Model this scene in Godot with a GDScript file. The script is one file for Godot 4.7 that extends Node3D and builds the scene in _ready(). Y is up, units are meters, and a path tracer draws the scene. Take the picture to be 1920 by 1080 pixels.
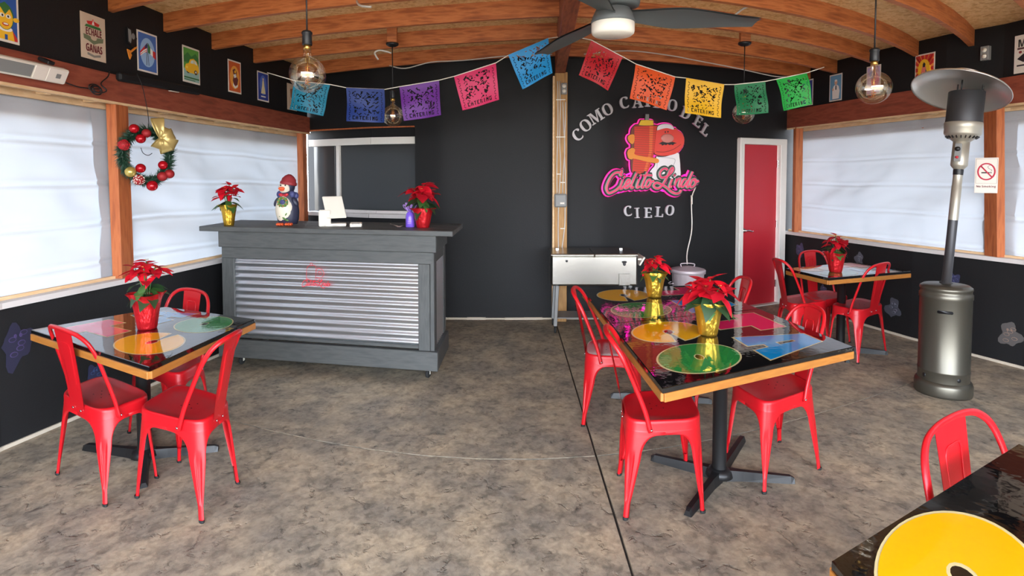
extends Node3D
# A covered patio restaurant: black walls, brown rafters, daylight through white plastic sheets.
# Metres, y up; the camera stands at the origin, 1.6 m high, looking along -z. Vector3(x, height, -depth).

var M := {}
var W := Transform3D.IDENTITY          # where the shapes being built are put
var uv_on := false
var col_on := false
var col := Color.WHITE
var rng := RandomNumberGenerator.new()

# plan of the walls: (x, depth)
var LU := [Vector2(-2.88, -1.6), Vector2(-2.83, 3.28), Vector2(-2.80, 4.15), Vector2(-2.71, 5.4), Vector2(-2.47, 7.2)]
var LL := [Vector2(-3.05, -1.6), Vector2(-2.98, 3.36), Vector2(-2.89, 3.75), Vector2(-2.79, 4.2), Vector2(-2.6, 5.23), Vector2(-2.47, 7.2)]
var RU := [Vector2(4.5, -1.6), Vector2(4.42, 3.5), Vector2(4.25, 4.4), Vector2(4.12, 5.0), Vector2(3.93, 5.4), Vector2(3.74, 6.1), Vector2(3.46, 7.42)]
var RL := [Vector2(4.6, -1.6), Vector2(4.48, 3.9), Vector2(4.24, 4.81), Vector2(4.09, 5.2), Vector2(3.91, 5.7), Vector2(3.75, 6.3), Vector2(3.46, 7.42)]
var BW := [Vector2(-2.47, 7.2), Vector2(-1.6, 6.72), Vector2(-1.085, 6.58), Vector2(-0.76, 6.49), Vector2(0, 6.48), Vector2(1.0, 6.51), Vector2(2.0, 6.75), Vector2(2.70, 7.04), Vector2(3.42, 7.40), Vector2(3.46, 7.42)]


func _ready():
	rng.seed = 7
	# camera: shifted lens, tipped down a little
	var cam = Camera3D.new()
	cam.name = "camera"
	cam.projection = Camera3D.PROJECTION_FRUSTUM
	cam.near = 0.05
	cam.far = 60.0
	cam.size = 2.0 * 0.05 * 540.0 / 1100.0
	cam.frustum_offset = Vector2(0, -0.14725 * 0.05)
	add_child(cam)
	cam.position = Vector3(0, 1.6, 0)
	cam.rotation_degrees = Vector3(-2.5, 0, 0)
	cam.current = true
	# overcast daylight
	var env = Environment.new()
	env.background_mode = Environment.BG_SKY
	var sky = Sky.new()
	var sm = ProceduralSkyMaterial.new()
	sm.sky_top_color = Color(0.80, 0.87, 0.96)
	sm.sky_horizon_color = Color(0.95, 0.96, 0.97)
	sm.ground_bottom_color = Color(0.50, 0.48, 0.45)
	sm.ground_horizon_color = Color(0.66, 0.65, 0.63)
	sm.sky_energy_multiplier = 5.0
	sm.ground_energy_multiplier = 5.0
	sky.sky_material = sm
	env.sky = sky
	env.tonemap_mode = Environment.TONE_MAPPER_LINEAR
	env.tonemap_exposure = 0.52
	env.sdfgi_enabled = true
	env.ssao_enabled = true
	env.ssil_enabled = true
	var we = WorldEnvironment.new()
	we.name = "daylight"
	we.environment = env
	add_child(we)
	materials()
	shell()
	ceiling()
	back_wall_things()
	tables()
	chairs()
	bar_counter()
	wall_things()
	hanging_things()
	small_things()


# ------------------------------------------------------------------ shapes
func st_new(smooth := false) -> SurfaceTool:
	var st = SurfaceTool.new()
	st.begin(Mesh.PRIMITIVE_TRIANGLES)
	st.set_smooth_group(0 if smooth else -1)
	return st

func smooth_on(st: SurfaceTool, on := true): st.set_smooth_group(0 if on else -1)

func vtx(st: SurfaceTool, p: Vector3, uv := Vector2.ZERO):
	if uv_on: st.set_uv(uv)
	if col_on: st.set_color(col)
	st.add_vertex(W * p)

func tri(st, a: Vector3, b: Vector3, c: Vector3):
	vtx(st, a); vtx(st, b); vtx(st, c)

func quad(st, a: Vector3, b: Vector3, c: Vector3, d: Vector3):
	tri(st, a, b, c); tri(st, a, c, d)

func quv(st, a: Vector3, b: Vector3, c: Vector3, d: Vector3, ua: Vector2, ub: Vector2, uc: Vector2, ud: Vector2):
	vtx(st, a, ua); vtx(st, b, ub); vtx(st, c, uc); vtx(st, a, ua); vtx(st, c, uc); vtx(st, d, ud)

func oq(st, o: Vector3, a: Vector3, b: Vector3, c: Vector3, d: Vector3):   # a quad that faces away from o
	if (c - a).cross(d - b).dot((a + b + c + d) / 4.0 - o) > 0.0: quad(st, d, c, b, a)
	else: quad(st, a, b, c, d)

func ot(st, o: Vector3, a: Vector3, b: Vector3, c: Vector3):
	if (b - a).cross(c - a).dot((a + b + c) / 3.0 - o) > 0.0: tri(st, c, b, a)
	else: tri(st, a, b, c)

func box(st, c: Vector3, s: Vector3, bev := 0.004, B := Basis()):
	var h = s / 2.0
	bev = minf(bev, minf(h.x, minf(h.y, h.z)) * 0.6)
	var P = func(sx, sy, sz, k):
		var q = Vector3(sx * h.x, sy * h.y, sz * h.z)
		for i in 3:
			if i != k: q[i] -= signf(q[i]) * bev
		return c + B * q
	var sg = [-1, 1]
	for k in 3:
		for s0 in sg:
			var pts = []
			for ab in [[-1, -1], [1, -1], [1, 1], [-1, 1]]:
				var q = [0, 0, 0]
				q[k] = s0; q[(k + 1) % 3] = ab[0]; q[(k + 2) % 3] = ab[1]
				pts.append(P.call(q[0], q[1], q[2], k))
			oq(st, c, pts[0], pts[1], pts[2], pts[3])
		for s1 in sg:
			for s2 in sg:
				var q1 = [0, 0, 0]
				q1[(k + 1) % 3] = s1; q1[(k + 2) % 3] = s2
				q1[k] = -1
				var q2 = q1.duplicate(); q2[k] = 1
				var k1 = (k + 1) % 3
				var k2 = (k + 2) % 3
				oq(st, c, P.call(q1[0], q1[1], q1[2], k1), P.call(q2[0], q2[1], q2[2], k1), P.call(q2[0], q2[1], q2[2], k2), P.call(q1[0], q1[1], q1[2], k2))
	for sx in sg:
		for sy in sg:
			for sz in sg:
				ot(st, c, P.call(sx, sy, sz, 0), P.call(sx, sy, sz, 1), P.call(sx, sy, sz, 2))

func bar(st, a: Vector3, b: Vector3, w: float, h: float, bev := 0.003, up := Vector3.UP):   # a board from a to b: w across, h along up
	var z = (b - a).normalized()
	var x = up.cross(z).normalized()
	var y = z.cross(x)
	box(st, (a + b) / 2.0, Vector3(w, h, (b - a).length()), bev, Basis(x, y, z))

func tube(st, pts: Array, r, sides := 8, caps := true, flat := 1.0, nrm := Vector3.ZERO):
	var n = pts.size()
	var rings = []
	var N = Vector3.ZERO
	for i in n:
		var t: Vector3 = ((pts[mini(i + 1, n - 1)] as Vector3) - (pts[maxi(i - 1, 0)] as Vector3)).normalized()
		if nrm != Vector3.ZERO: N = nrm
		elif N == Vector3.ZERO: N = Vector3.UP if absf(t.y) < 0.9 else Vector3.RIGHT
		N = (N - t * N.dot(t)).normalized()
		var B = t.cross(N)
		var rr: float = r if (r is float or r is int) else r[i]
		var ring = []
		for k in sides:
			var a = TAU * k / sides
			ring.append((pts[i] as Vector3) + N * (cos(a) * rr * flat) + B * (sin(a) * rr))
		rings.append(ring)
	for i in n - 1:
		var o: Vector3 = ((pts[i] as Vector3) + (pts[i + 1] as Vector3)) / 2.0
		for k in sides:
			var k2 = (k + 1) % sides
			oq(st, o, rings[i][k], rings[i][k2], rings[i + 1][k2], rings[i + 1][k])
	if caps:
		for e in [0, n - 1]:
			var o2: Vector3 = pts[1] if e == 0 else pts[n - 2]
			for k in sides:
				ot(st, o2, pts[e], rings[e][k], rings[e][(k + 1) % sides])

func lathe(st, prof: Array, X := Transform3D.IDENTITY, sides := 24, f = null):   # prof: Vector2(radius, height) from below upwards
	for i in prof.size() - 1:
		for k in sides:
			var q = []
			for e in [[i, k], [i, k + 1], [i + 1, k + 1], [i + 1, k]]:
				var a = TAU * (e[1] % sides) / sides
				var p: Vector2 = prof[e[0]]
				var rr = p.x
				if f != null: rr *= f.call(a, float(e[0]) / (prof.size() - 1))
				q.append(X * Vector3(rr * cos(a), p.y, rr * sin(a)))
			if prof[i].x < 1e-5: tri(st, q[0], q[2], q[3])
			elif prof[i + 1].x < 1e-5: tri(st, q[0], q[1], q[2])
			else: quad(st, q[0], q[1], q[2], q[3])

func ball(st, c: Vector3, r: Vector3, B := Basis(), rows := 10, sides := 16):
	var prof = []
	for i in rows + 1:
		var a = PI * i / rows
		prof.append(Vector2(maxf(sin(a), 0.0 if i == 0 or i == rows else 0.001) if i > 0 and i < rows else 0.0, -cos(a)))
	lathe(st, prof, Transform3D(B.scaled_local(r), c), sides)

func prism(st, poly: PackedVector2Array, z0: float, z1: float, X := Transform3D.IDENTITY, back := true):
	var p = poly
	if Geometry2D.is_polygon_clockwise(p):
		p = p.duplicate(); p.reverse()
	var t = Geometry2D.triangulate_polygon(p)
	for i in range(0, t.size(), 3):
		var a: Vector2 = p[t[i]]
		var b: Vector2 = p[t[i + 1]]
		var c: Vector2 = p[t[i + 2]]
		if (b - a).cross(c - a) < 0.0:
			var s = b; b = c; c = s
		tri(st, X * Vector3(a.x, a.y, z1), X * Vector3(c.x, c.y, z1), X * Vector3(b.x, b.y, z1))
		if back: tri(st, X * Vector3(a.x, a.y, z0), X * Vector3(b.x, b.y, z0), X * Vector3(c.x, c.y, z0))
	if z1 > z0:
		for i in p.size():
			var a2: Vector2 = p[i]
			var b2: Vector2 = p[(i + 1) % p.size()]
			quad(st, X * Vector3(a2.x, a2.y, z1), X * Vector3(b2.x, b2.y, z1), X * Vector3(b2.x, b2.y, z0), X * Vector3(a2.x, a2.y, z0))

func grid(st, nu: int, nv: int, f: Callable):
	for i in nu:
		for j in nv:
			var u0 = float(i) / nu
			var u1 = float(i + 1) / nu
			var v0 = float(j) / nv
			var v1 = float(j + 1) / nv
			quv(st, f.call(u0, v0), f.call(u0, v1), f.call(u1, v1), f.call(u1, v0), Vector2(u0, 1 - v0), Vector2(u0, 1 - v1), Vector2(u1, 1 - v1), Vector2(u1, 1 - v0))

func ell(cx: float, cy: float, rx: float, ry: float, n := 24, a0 := 0.0, a1 := TAU) -> PackedVector2Array:
	var p = PackedVector2Array()
	for i in n: p.append(Vector2(cx + rx * cos(a0 + (a1 - a0) * i / (n if a1 - a0 > 6.2 else n - 1)), cy + ry * sin(a0 + (a1 - a0) * i / (n if a1 - a0 > 6.2 else n - 1))))
	return p

func rec(x0: float, y0: float, x1: float, y1: float) -> PackedVector2Array:
	return PackedVector2Array([Vector2(x0, y0), Vector2(x1, y0), Vector2(x1, y1), Vector2(x0, y1)])

func pg(a: Array) -> PackedVector2Array:   # x, y, x, y ...
	var p = PackedVector2Array()
	for i in range(0, a.size(), 2): p.append(Vector2(a[i], a[i + 1]))
	return p

func spline(a: Array, per := 5) -> Array:   # a smooth line through points
	var r = []
	for i in a.size() - 1:
		var p0 = a[maxi(i - 1, 0)]
		var p3 = a[mini(i + 2, a.size() - 1)]
		for k in per: r.append(a[i].cubic_interpolate(a[i + 1], p0, p3, float(k) / per))
	r.append(a[-1])
	return r

# ------------------------------------------------------------------ objects
func part(called: String, st, m: Material, parent: Node = self, label := "") -> MeshInstance3D:
	var o = MeshInstance3D.new()
	o.name = called
	if st is SurfaceTool:
		st.generate_normals()
		o.mesh = st.commit()
	else: o.mesh = st
	o.material_override = m
	if label: o.set_meta("label", label)
	parent.add_child(o, true)
	return o

func thing(called: String, label: String, category: String, at := Vector3.ZERO, turn := 0.0, group := "") -> Node3D:
	var o = Node3D.new()
	o.name = called
	add_child(o, true)
	o.position = at
	o.rotation.y = turn
	return tag(o, label, category, group)

func tag(o: Node3D, label: String, category: String, group := "", kind := "") -> Node3D:
	o.set_meta("label", label)
	o.set_meta("category", category)
	if group: o.set_meta("group", group)
	if kind: o.set_meta("kind", kind)
	return o

func structure(called: String, label: String, category: String, at := Vector3.ZERO, turn := 0.0) -> Node3D:
	var o = thing(called, label, category, at, turn)
	o.set_meta("kind", "structure")
	return o

func P(x: float, h: float, d: float) -> Vector3: return Vector3(x, h, -d)

func lineat(a: Array, d: float) -> float:   # x of a wall's plan at a depth
	for i in a.size() - 1:
		if d <= a[i + 1].y or i == a.size() - 2:
			return lerpf(a[i].x, a[i + 1].x, (d - a[i].y) / (a[i + 1].y - a[i].y))
	return 0.0

func backat(x: float) -> float:   # depth of the back wall at x
	for i in BW.size() - 1:
		if x <= BW[i + 1].x or i == BW.size() - 2:
			return lerpf(BW[i].y, BW[i + 1].y, (x - BW[i].x) / (BW[i + 1].x - BW[i].x))
	return 0.0

func on_back(x: float, h: float, off := 0.0) -> Transform3D:   # x along the wall, y up, z into the room
	var t = Vector3(0.2, 0, -(backat(x + 0.1) - backat(x - 0.1))).normalized()
	var n = t.cross(Vector3.UP)
	return Transform3D(Basis(t, Vector3.UP, n), P(x, h, backat(x)) + n * off)

func on_side(a: Array, d: float, h: float, off := 0.0) -> Transform3D:   # x to the right as one looks at the wall
	var left: bool = a[0].x < 0
	var t = Vector3(lineat(a, d + 0.1) - lineat(a, d - 0.1), 0, -0.2).normalized()
	if not left: t = -t
	var n = t.cross(Vector3.UP)
	return Transform3D(Basis(t, Vector3.UP, n), P(lineat(a, d), h, d) + n * off)

func text(called: String, s: String, high: float, deep: float, m: Material, X: Transform3D, parent: Node, serif := false, wide := 1.0) -> MeshInstance3D:
	var t = TextMesh.new()
	var f = SystemFont.new()
	f.font_names = PackedStringArray(["Droid Serif" if serif else "Droid Sans"])
	f.font_weight = 700
	t.font = f
	t.text = s
	t.font_size = 64
	t.pixel_size = high / 64.0 / 0.72
	t.depth = deep
	t.curve_step = 1.5
	var o = part(called, t, m, parent)
	o.transform = X * Transform3D(Basis.from_scale(Vector3(wide, 1, 1)), Vector3.ZERO)
	return o

# ------------------------------------------------------------------ materials
func sr(r: float, g: float, b: float) -> Color: return Color(r / 255.0, g / 255.0, b / 255.0)

func mat(name_: String, c: Color, rough := 0.6, metal := 0.0) -> StandardMaterial3D:
	var m = StandardMaterial3D.new()
	m.resource_name = name_
	m.albedo_color = c
	m.roughness = rough
	m.metallic = metal
	M[name_] = m
	return m

func noise(kind: int, freq: float, oct := 4, seed_ := 1) -> FastNoiseLite:
	var n = FastNoiseLite.new()
	n.noise_type = kind
	n.frequency = freq
	n.fractal_octaves = oct
	n.seed = seed_
	return n

func ramp(stops: Array) -> Gradient:
	var g = Gradient.new()
	var o = PackedFloat32Array()
	var c = PackedColorArray()
	for s in stops: o.append(s[0]); c.append(s[1])
	g.offsets = o
	g.colors = c
	return g

func ntex(n: FastNoiseLite, g: Gradient, size := 512, normal := false, strength := 4.0) -> NoiseTexture2D:
	var t = NoiseTexture2D.new()
	t.width = size
	t.height = size
	t.seamless = true
	t.noise = n
	if normal:
		t.as_normal_map = true
		t.bump_strength = strength
	elif g: t.color_ramp = g
	return t

func tri_map(m: StandardMaterial3D, scale: Vector3, world := true):
	m.uv1_triplanar = true
	m.uv1_world_triplanar = world
	m.uv1_scale = scale
	m.uv1_triplanar_sharpness = 8.0

func wood(name_: String, dark: Color, mid: Color, light: Color, scale: Vector3, rough := 0.6, world := true, seed_ := 3):
	var key = "wood%s%s%s%d" % [dark, mid, light, seed_]
	if not M.has(key):
		var n = noise(FastNoiseLite.TYPE_SIMPLEX_SMOOTH, 0.012, 5, seed_)
		n.domain_warp_enabled = true
		n.domain_warp_amplitude = 25.0
		n.domain_warp_frequency = 0.01
		M[key] = ntex(n, ramp([[0.10, mid.lerp(dark, 0.55)], [0.40, mid], [0.58, mid.lerp(light, 0.7)], [0.72, mid], [0.92, mid.lerp(dark, 0.45)]]))
	var m = mat(name_, Color.WHITE, rough)
	m.albedo_texture = M[key]
	tri_map(m, scale, world)

func concrete():
	# stamped and stained concrete: blotches, fine grain and thin slate-like ridges
	var s = 1024
	var a = noise(FastNoiseLite.TYPE_SIMPLEX_SMOOTH, 0.006, 5, 11).get_seamless_image(s, s).get_data()
	var nb = noise(FastNoiseLite.TYPE_SIMPLEX_SMOOTH, 0.026, 5, 12)
	nb.domain_warp_enabled = true
	nb.domain_warp_amplitude = 40.0
	var b = nb.get_seamless_image(s, s).get_data()
	var nc = noise(FastNoiseLite.TYPE_SIMPLEX_SMOOTH, 0.009, 4, 13)
	nc.fractal_type = FastNoiseLite.FRACTAL_RIDGED
	nc.domain_warp_enabled = true
	nc.domain_warp_amplitude = 60.0
	nc.domain_warp_frequency = 0.012
	var c = nc.get_seamless_image(s, s).get_data()
	var d = noise(FastNoiseLite.TYPE_VALUE, 0.25, 3, 14).get_seamless_image(s, s).get_data()
	var ne = noise(FastNoiseLite.TYPE_SIMPLEX_SMOOTH, 0.055, 4, 15)
	ne.domain_warp_enabled = true
	ne.domain_warp_amplitude = 30.0
	var e2 = ne.get_seamless_image(s, s).get_data()
	var px = PackedByteArray(); px.resize(s * s * 3)
	var hg = PackedByteArray(); hg.resize(s * s)
	for i in s * s:
		var w: float = a[i] / 255.0
		var y: float = b[i] / 255.0
		var f: float = d[i] / 255.0
		var r = clampf((c[i] / 255.0 - 0.80) * 6.0, 0.0, 1.0)
		var big: float = smoothstep(0.2, 0.8, w)
		var fleck: float = smoothstep(0.60, 0.80, y + (f - 0.5) * 0.10)
		var fine: float = e2[i] / 255.0
		var k = 1.06 - 0.15 * big - 0.11 * fleck - 0.11 * smoothstep(0.30, 0.75, fine) - 0.08 * smoothstep(0.3, 0.7, y) + (f - 0.5) * 0.10
		k -= 0.32 * r * (0.25 + fine)
		px[i * 3] = int(clampf((156.0 + 14.0 * (1.0 - w)) * k, 0, 255))
		px[i * 3 + 1] = int(clampf((146.0 + 6.0 * (1.0 - w)) * k, 0, 255))
		px[i * 3 + 2] = int(clampf((125.0 + 6.0 * w) * k, 0, 255))
		hg[i] = int(clampf(150.0 - 90.0 * r + 70.0 * (w - 0.5) + 40.0 * (0.5 - y), 0, 255))
	var m = mat("concrete", Color.WHITE, 0.62)
	m.albedo_texture = ImageTexture.create_from_image(Image.create_from_data(s, s, false, Image.FORMAT_RGB8, px))
	m.heightmap_enabled = true
	m.heightmap_texture = ImageTexture.create_from_image(Image.create_from_data(s, s, false, Image.FORMAT_L8, hg))
	m.heightmap_scale = 0.7
	tri_map(m, Vector3.ONE / 2.6)

func materials():
	concrete()
	mat("joint", sr(52, 47, 42), 0.9)
	var bk = mat("black_wall", sr(27, 27, 28), 0.6)
	bk.metallic_specular = 0.35
	bk.heightmap_enabled = true
	bk.heightmap_texture = ntex(noise(FastNoiseLite.TYPE_SIMPLEX, 0.05, 4, 5), null, 512)
	bk.heightmap_scale = 0.05
	tri_map(bk, Vector3.ONE * 2.0)
	var st0 = [sr(110, 54, 26), sr(176, 100, 52), sr(204, 126, 72)]
	wood("rafter_wood", st0[0], st0[1], st0[2], Vector3(0.35, 3.0, 3.0), 0.6)
	wood("ridge_wood", sr(84, 40, 24), sr(140, 72, 42), sr(164, 88, 54), Vector3(3.0, 3.0, 0.35), 0.6)
	wood("beam_wood", sr(100, 46, 32), sr(138, 66, 46), sr(152, 80, 56), Vector3(2.0, 2.2, 0.4), 0.65)
	wood("post_wood", sr(120, 58, 30), sr(170, 92, 48), sr(186, 108, 60), Vector3(3.0, 0.3, 3.0), 0.6)
	wood("pale_wood", sr(196, 156, 108), sr(218, 182, 138), sr(228, 198, 158), Vector3(2, 2, 0.5), 0.7)
	wood("gold_wood", sr(120, 84, 44), sr(164, 120, 66), sr(180, 138, 82), Vector3(3.0, 0.3, 3.0), 0.6)
	wood("table_wood", sr(142, 86, 32), sr(158, 100, 40), sr(168, 110, 46), Vector3(0.8, 4.0, 0.8), 0.5)
	wood("gray_wood", sr(58, 60, 60), sr(72, 74, 73), sr(80, 81, 79), Vector3(0.5, 4.0, 4.0), 0.55)
	wood("gray_wood_upright", sr(58, 60, 60), sr(70, 72, 71), sr(80, 81, 79), Vector3(4.0, 0.5, 4.0), 0.55)
	var no = noise(FastNoiseLite.TYPE_CELLULAR, 0.035, 2, 9)
	no.cellular_return_type = FastNoiseLite.RETURN_CELL_VALUE
	no.domain_warp_enabled = true
	no.domain_warp_amplitude = 20.0
	var osb = mat("strand_board", Color.WHITE, 0.8)
	osb.albedo_texture = ntex(no, ramp([[0.0, sr(196, 142, 84)], [0.35, sr(222, 174, 112)], [0.7, sr(238, 198, 140)], [1.0, sr(210, 160, 100)]]), 1024)
	osb.heightmap_enabled = true
	osb.heightmap_texture = ntex(no, null, 1024)
	osb.heightmap_scale = 0.15
	tri_map(osb, Vector3(0.9, 0.9, 0.9))
	var sh = mat("plastic_sheet", sr(176, 178, 182), 0.7)
	sh.backlight_enabled = true
	sh.backlight = Color(0.335, 0.345, 0.355)
	sh.metallic_specular = 0.2
	mat("white_paint", sr(222, 218, 210), 0.5)
	mat("sill_paint", sr(206, 200, 196), 0.55)
	mat("foam_strip", sr(186, 174, 156), 0.9)
	mat("red_door", sr(178, 34, 46), 0.42)
	var rd = mat("red_metal", sr(184, 18, 27), 0.36)
	rd.clearcoat_enabled = true
	rd.clearcoat = 0.12
	rd.clearcoat_roughness = 0.3
	rd.metallic_specular = 0.4
	mat("rubber", sr(24, 24, 24), 0.8)
	mat("steel", sr(196, 196, 196), 0.25, 1.0)
	mat("black_iron", sr(19, 19, 20), 0.45, 0.0)
	# table print under a poured, slightly wavy epoxy coat
	var wave = ntex(noise(FastNoiseLite.TYPE_SIMPLEX_SMOOTH, 0.014, 2, 21), null, 512, true, 2.0)
	for e in [["epoxy_black", sr(12, 12, 13)], ["epoxy_pink", sr(226, 14, 92)], ["epoxy_blue", sr(6, 138, 206)], ["epoxy_yellow", sr(236, 172, 6)], ["epoxy_green", sr(40, 136, 62)], ["epoxy_cream", sr(206, 192, 142)]]:
		var m = mat(e[0], e[1], 0.03)
		m.normal_enabled = true
		m.normal_texture = wave
		m.normal_scale = 0.15
		m.metallic_specular = 0.7
		m.clearcoat_enabled = true
		m.clearcoat = 0.4
		m.clearcoat_roughness = 0.02
		tri_map(m, Vector3.ONE * 3.0)
	var gv = mat("galvanized", sr(222, 226, 230), 0.36, 1.0)
	mat("stainless", sr(172, 169, 162), 0.26, 1.0)
	mat("brushed_nickel", sr(172, 166, 152), 0.42, 0.6)
	mat("letter_metal", sr(186, 182, 184), 0.6, 0.25)
	mat("heater_body", sr(96, 92, 82), 0.36, 0.75)
	mat("heater_mesh", sr(74, 74, 76), 0.5, 0.7)
	mat("reflector", sr(226, 224, 218), 0.34, 0.85)
	for e in [["gold_foil", sr(214, 170, 62), 0.9], ["red_foil", sr(190, 26, 34), 0.55]]:
		var m = mat(e[0], e[1], 0.4, e[2])
		m.normal_enabled = true
		m.normal_texture = ntex(noise(FastNoiseLite.TYPE_CELLULAR, 0.02, 3, 8), null, 256, true, 6.0)
		m.normal_scale = 1.0
		tri_map(m, Vector3(9, 3, 9), false)
	for e in [["bract", sr(206, 16, 38)], ["bract_dark", sr(170, 12, 32)], ["green_leaf", sr(54, 92, 40)], ["green_leaf_dark", sr(36, 62, 34)], ["pine", sr(34, 66, 48)]]:
		var m = mat(e[0], e[1], 0.5)
		m.backlight_enabled = true
		m.backlight = e[1] * 0.5
	mat("soil", sr(52, 40, 30), 0.95)
	mat("plastic_white", sr(226, 220, 206), 0.4)
	mat("plastic_black", sr(20, 20, 22), 0.45)
	mat("plastic_gray", sr(128, 128, 126), 0.5)
	mat("fan_gray", sr(82, 86, 86), 0.55)
	mat("wire_gray", sr(196, 190, 182), 0.5)
	mat("paper", sr(226, 216, 204), 0.8)
	var pr = mat("print", Color.WHITE, 0.75)
	pr.vertex_color_use_as_albedo = true
	var flat_ = mat("sticker", Color.WHITE, 0.6)
	flat_.vertex_color_use_as_albedo = true
	var one = Image.create(4, 4, false, Image.FORMAT_RGB8)
	one.fill(Color.WHITE)
	var gl = mat("bulb_glass", Color(0.92, 0.88, 0.80, 0.25), 0.02, 1.0)
	gl.transparency = BaseMaterial3D.TRANSPARENCY_ALPHA
	gl.albedo_texture = ImageTexture.create_from_image(one)
	var fi = mat("filament", sr(220, 120, 50), 0.5)
	fi.emission_enabled = true
	fi.emission = sr(255, 120, 40)
	fi.emission_energy_multiplier = 0.12
	mat("brass", sr(212, 170, 92), 0.3, 1.0)
	var pane = mat("dark_glass", sr(52, 54, 55), 0.16)
	pane.metallic_specular = 0.5
	var led = mat("pink_led", sr(255, 60, 190), 0.5)
	led.emission_enabled = true
	led.emission = sr(255, 20, 170)
	led.emission_energy_multiplier = 10.0
	var acr = mat("pink_acrylic", sr(255, 80, 190), 0.4)
	acr.emission_enabled = true
	acr.emission = sr(255, 16, 150)
	acr.emission_energy_multiplier = 1.15

# ------------------------------------------------------------------ the room
func unroll(x: float, z: float) -> Vector2:   # plan of the straight hall -> plan of this gently bowed one
	var r = sqrt(x * x + z * z)
	return Vector2(r * atan2(x, z), 1.1 * r)

func offset_line(a: Array, off: float) -> Array:   # off > 0: away from the room's middle
	var s = -1.0 if a[0].x < 0 else 1.0
	var r = []
	for p in a: r.append(Vector2(p.x + s * off, p.y))
	return r

func cut_line(a: Array, d0: float, d1: float) -> Array:
	var r = [Vector2(lineat(a, d0), d0)]
	for p in a: if p.y > d0 + 0.01 and p.y < d1 - 0.01: r.append(p)
	r.append(Vector2(lineat(a, d1), d1))
	return r

func plan_wall(st, a: Array, b: Array, h0: float, h1: float, a_top: Array = []):   # a slab between two plan lines
	var at = a_top if a_top.size() else a
	var n = a.size()
	for i in n - 1:
		var o = P((a[i].x + b[i].x + a[i + 1].x + b[i + 1].x) / 4, (h0 + h1) / 2, (a[i].y + a[i + 1].y) / 2)
		oq(st, o, P(a[i].x, h0, a[i].y), P(a[i + 1].x, h0, a[i + 1].y), P(at[i + 1].x, h1, at[i + 1].y), P(at[i].x, h1, at[i].y))
		oq(st, o, P(b[i].x, h0, b[i].y), P(b[i + 1].x, h0, b[i + 1].y), P(b[i + 1].x, h1, b[i + 1].y), P(b[i].x, h1, b[i].y))
		oq(st, o, P(at[i].x, h1, at[i].y), P(at[i + 1].x, h1, at[i + 1].y), P(b[i + 1].x, h1, b[i + 1].y), P(b[i].x, h1, b[i].y))
		oq(st, o, P(a[i].x, h0, a[i].y), P(a[i + 1].x, h0, a[i + 1].y), P(b[i + 1].x, h0, b[i + 1].y), P(b[i].x, h0, b[i].y))
		if i == 0: oq(st, o, P(a[0].x, h0, a[0].y), P(at[0].x, h1, at[0].y), P(b[0].x, h1, b[0].y), P(b[0].x, h0, b[0].y))
		if i == n - 2: oq(st, o, P(a[n - 1].x, h0, a[n - 1].y), P(at[n - 1].x, h1, at[n - 1].y), P(b[n - 1].x, h1, b[n - 1].y), P(b[n - 1].x, h0, b[n - 1].y))

func ceil_h(x: float) -> float: return 3.015 - 0.12 * absf(x - 0.45) / 3.25

func sheet(called: String, label: String, lo: Array, hi: Array, d0: float, d1: float, h0: float, h1: float, sd: int):
	var w = structure(called, label, "plastic window")
	var s = -1.0 if lo[0].x < 0 else 1.0
	var n = noise(FastNoiseLite.TYPE_SIMPLEX_SMOOTH, 1.0, 3, sd)
	var st = st_new(true)
	grid(st, 56, 120, func(u, v):
		var d = lerpf(d0, d1, u)
		var h = lerpf(h0, h1, v)
		var x = lerpf(lineat(lo, d), lineat(hi, d), v) + s * (lerpf(0.09, 0.145, v) + 0.004 * (sd % 2))
		var ft = absf(fposmod(h * 3.6 + 0.10 * sin(d * 0.7 + sd) + 0.02 * sin(d * 5.0), 1.0) - 0.5) / 0.06
		var fold = 0.010 * exp(-ft * ft) - 0.006 * exp(-pow(ft - 1.2, 2.0))
		var wr = n.get_noise_2d(d * 0.9 + h * 0.5, h * 1.3) * 0.06 * sin(PI * clampf(v, 0.0, 1.0))
		var pull = 0.012 * sin(d * 9.0 + n.get_noise_1d(d * 2.0) * 4.0) * (exp(-v * 9.0) + exp(-(1.0 - v) * 9.0))
		return P(x + s * (fold + wr + pull), h, d))
	part("plastic_sheet", st, M.plastic_sheet, w)

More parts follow.
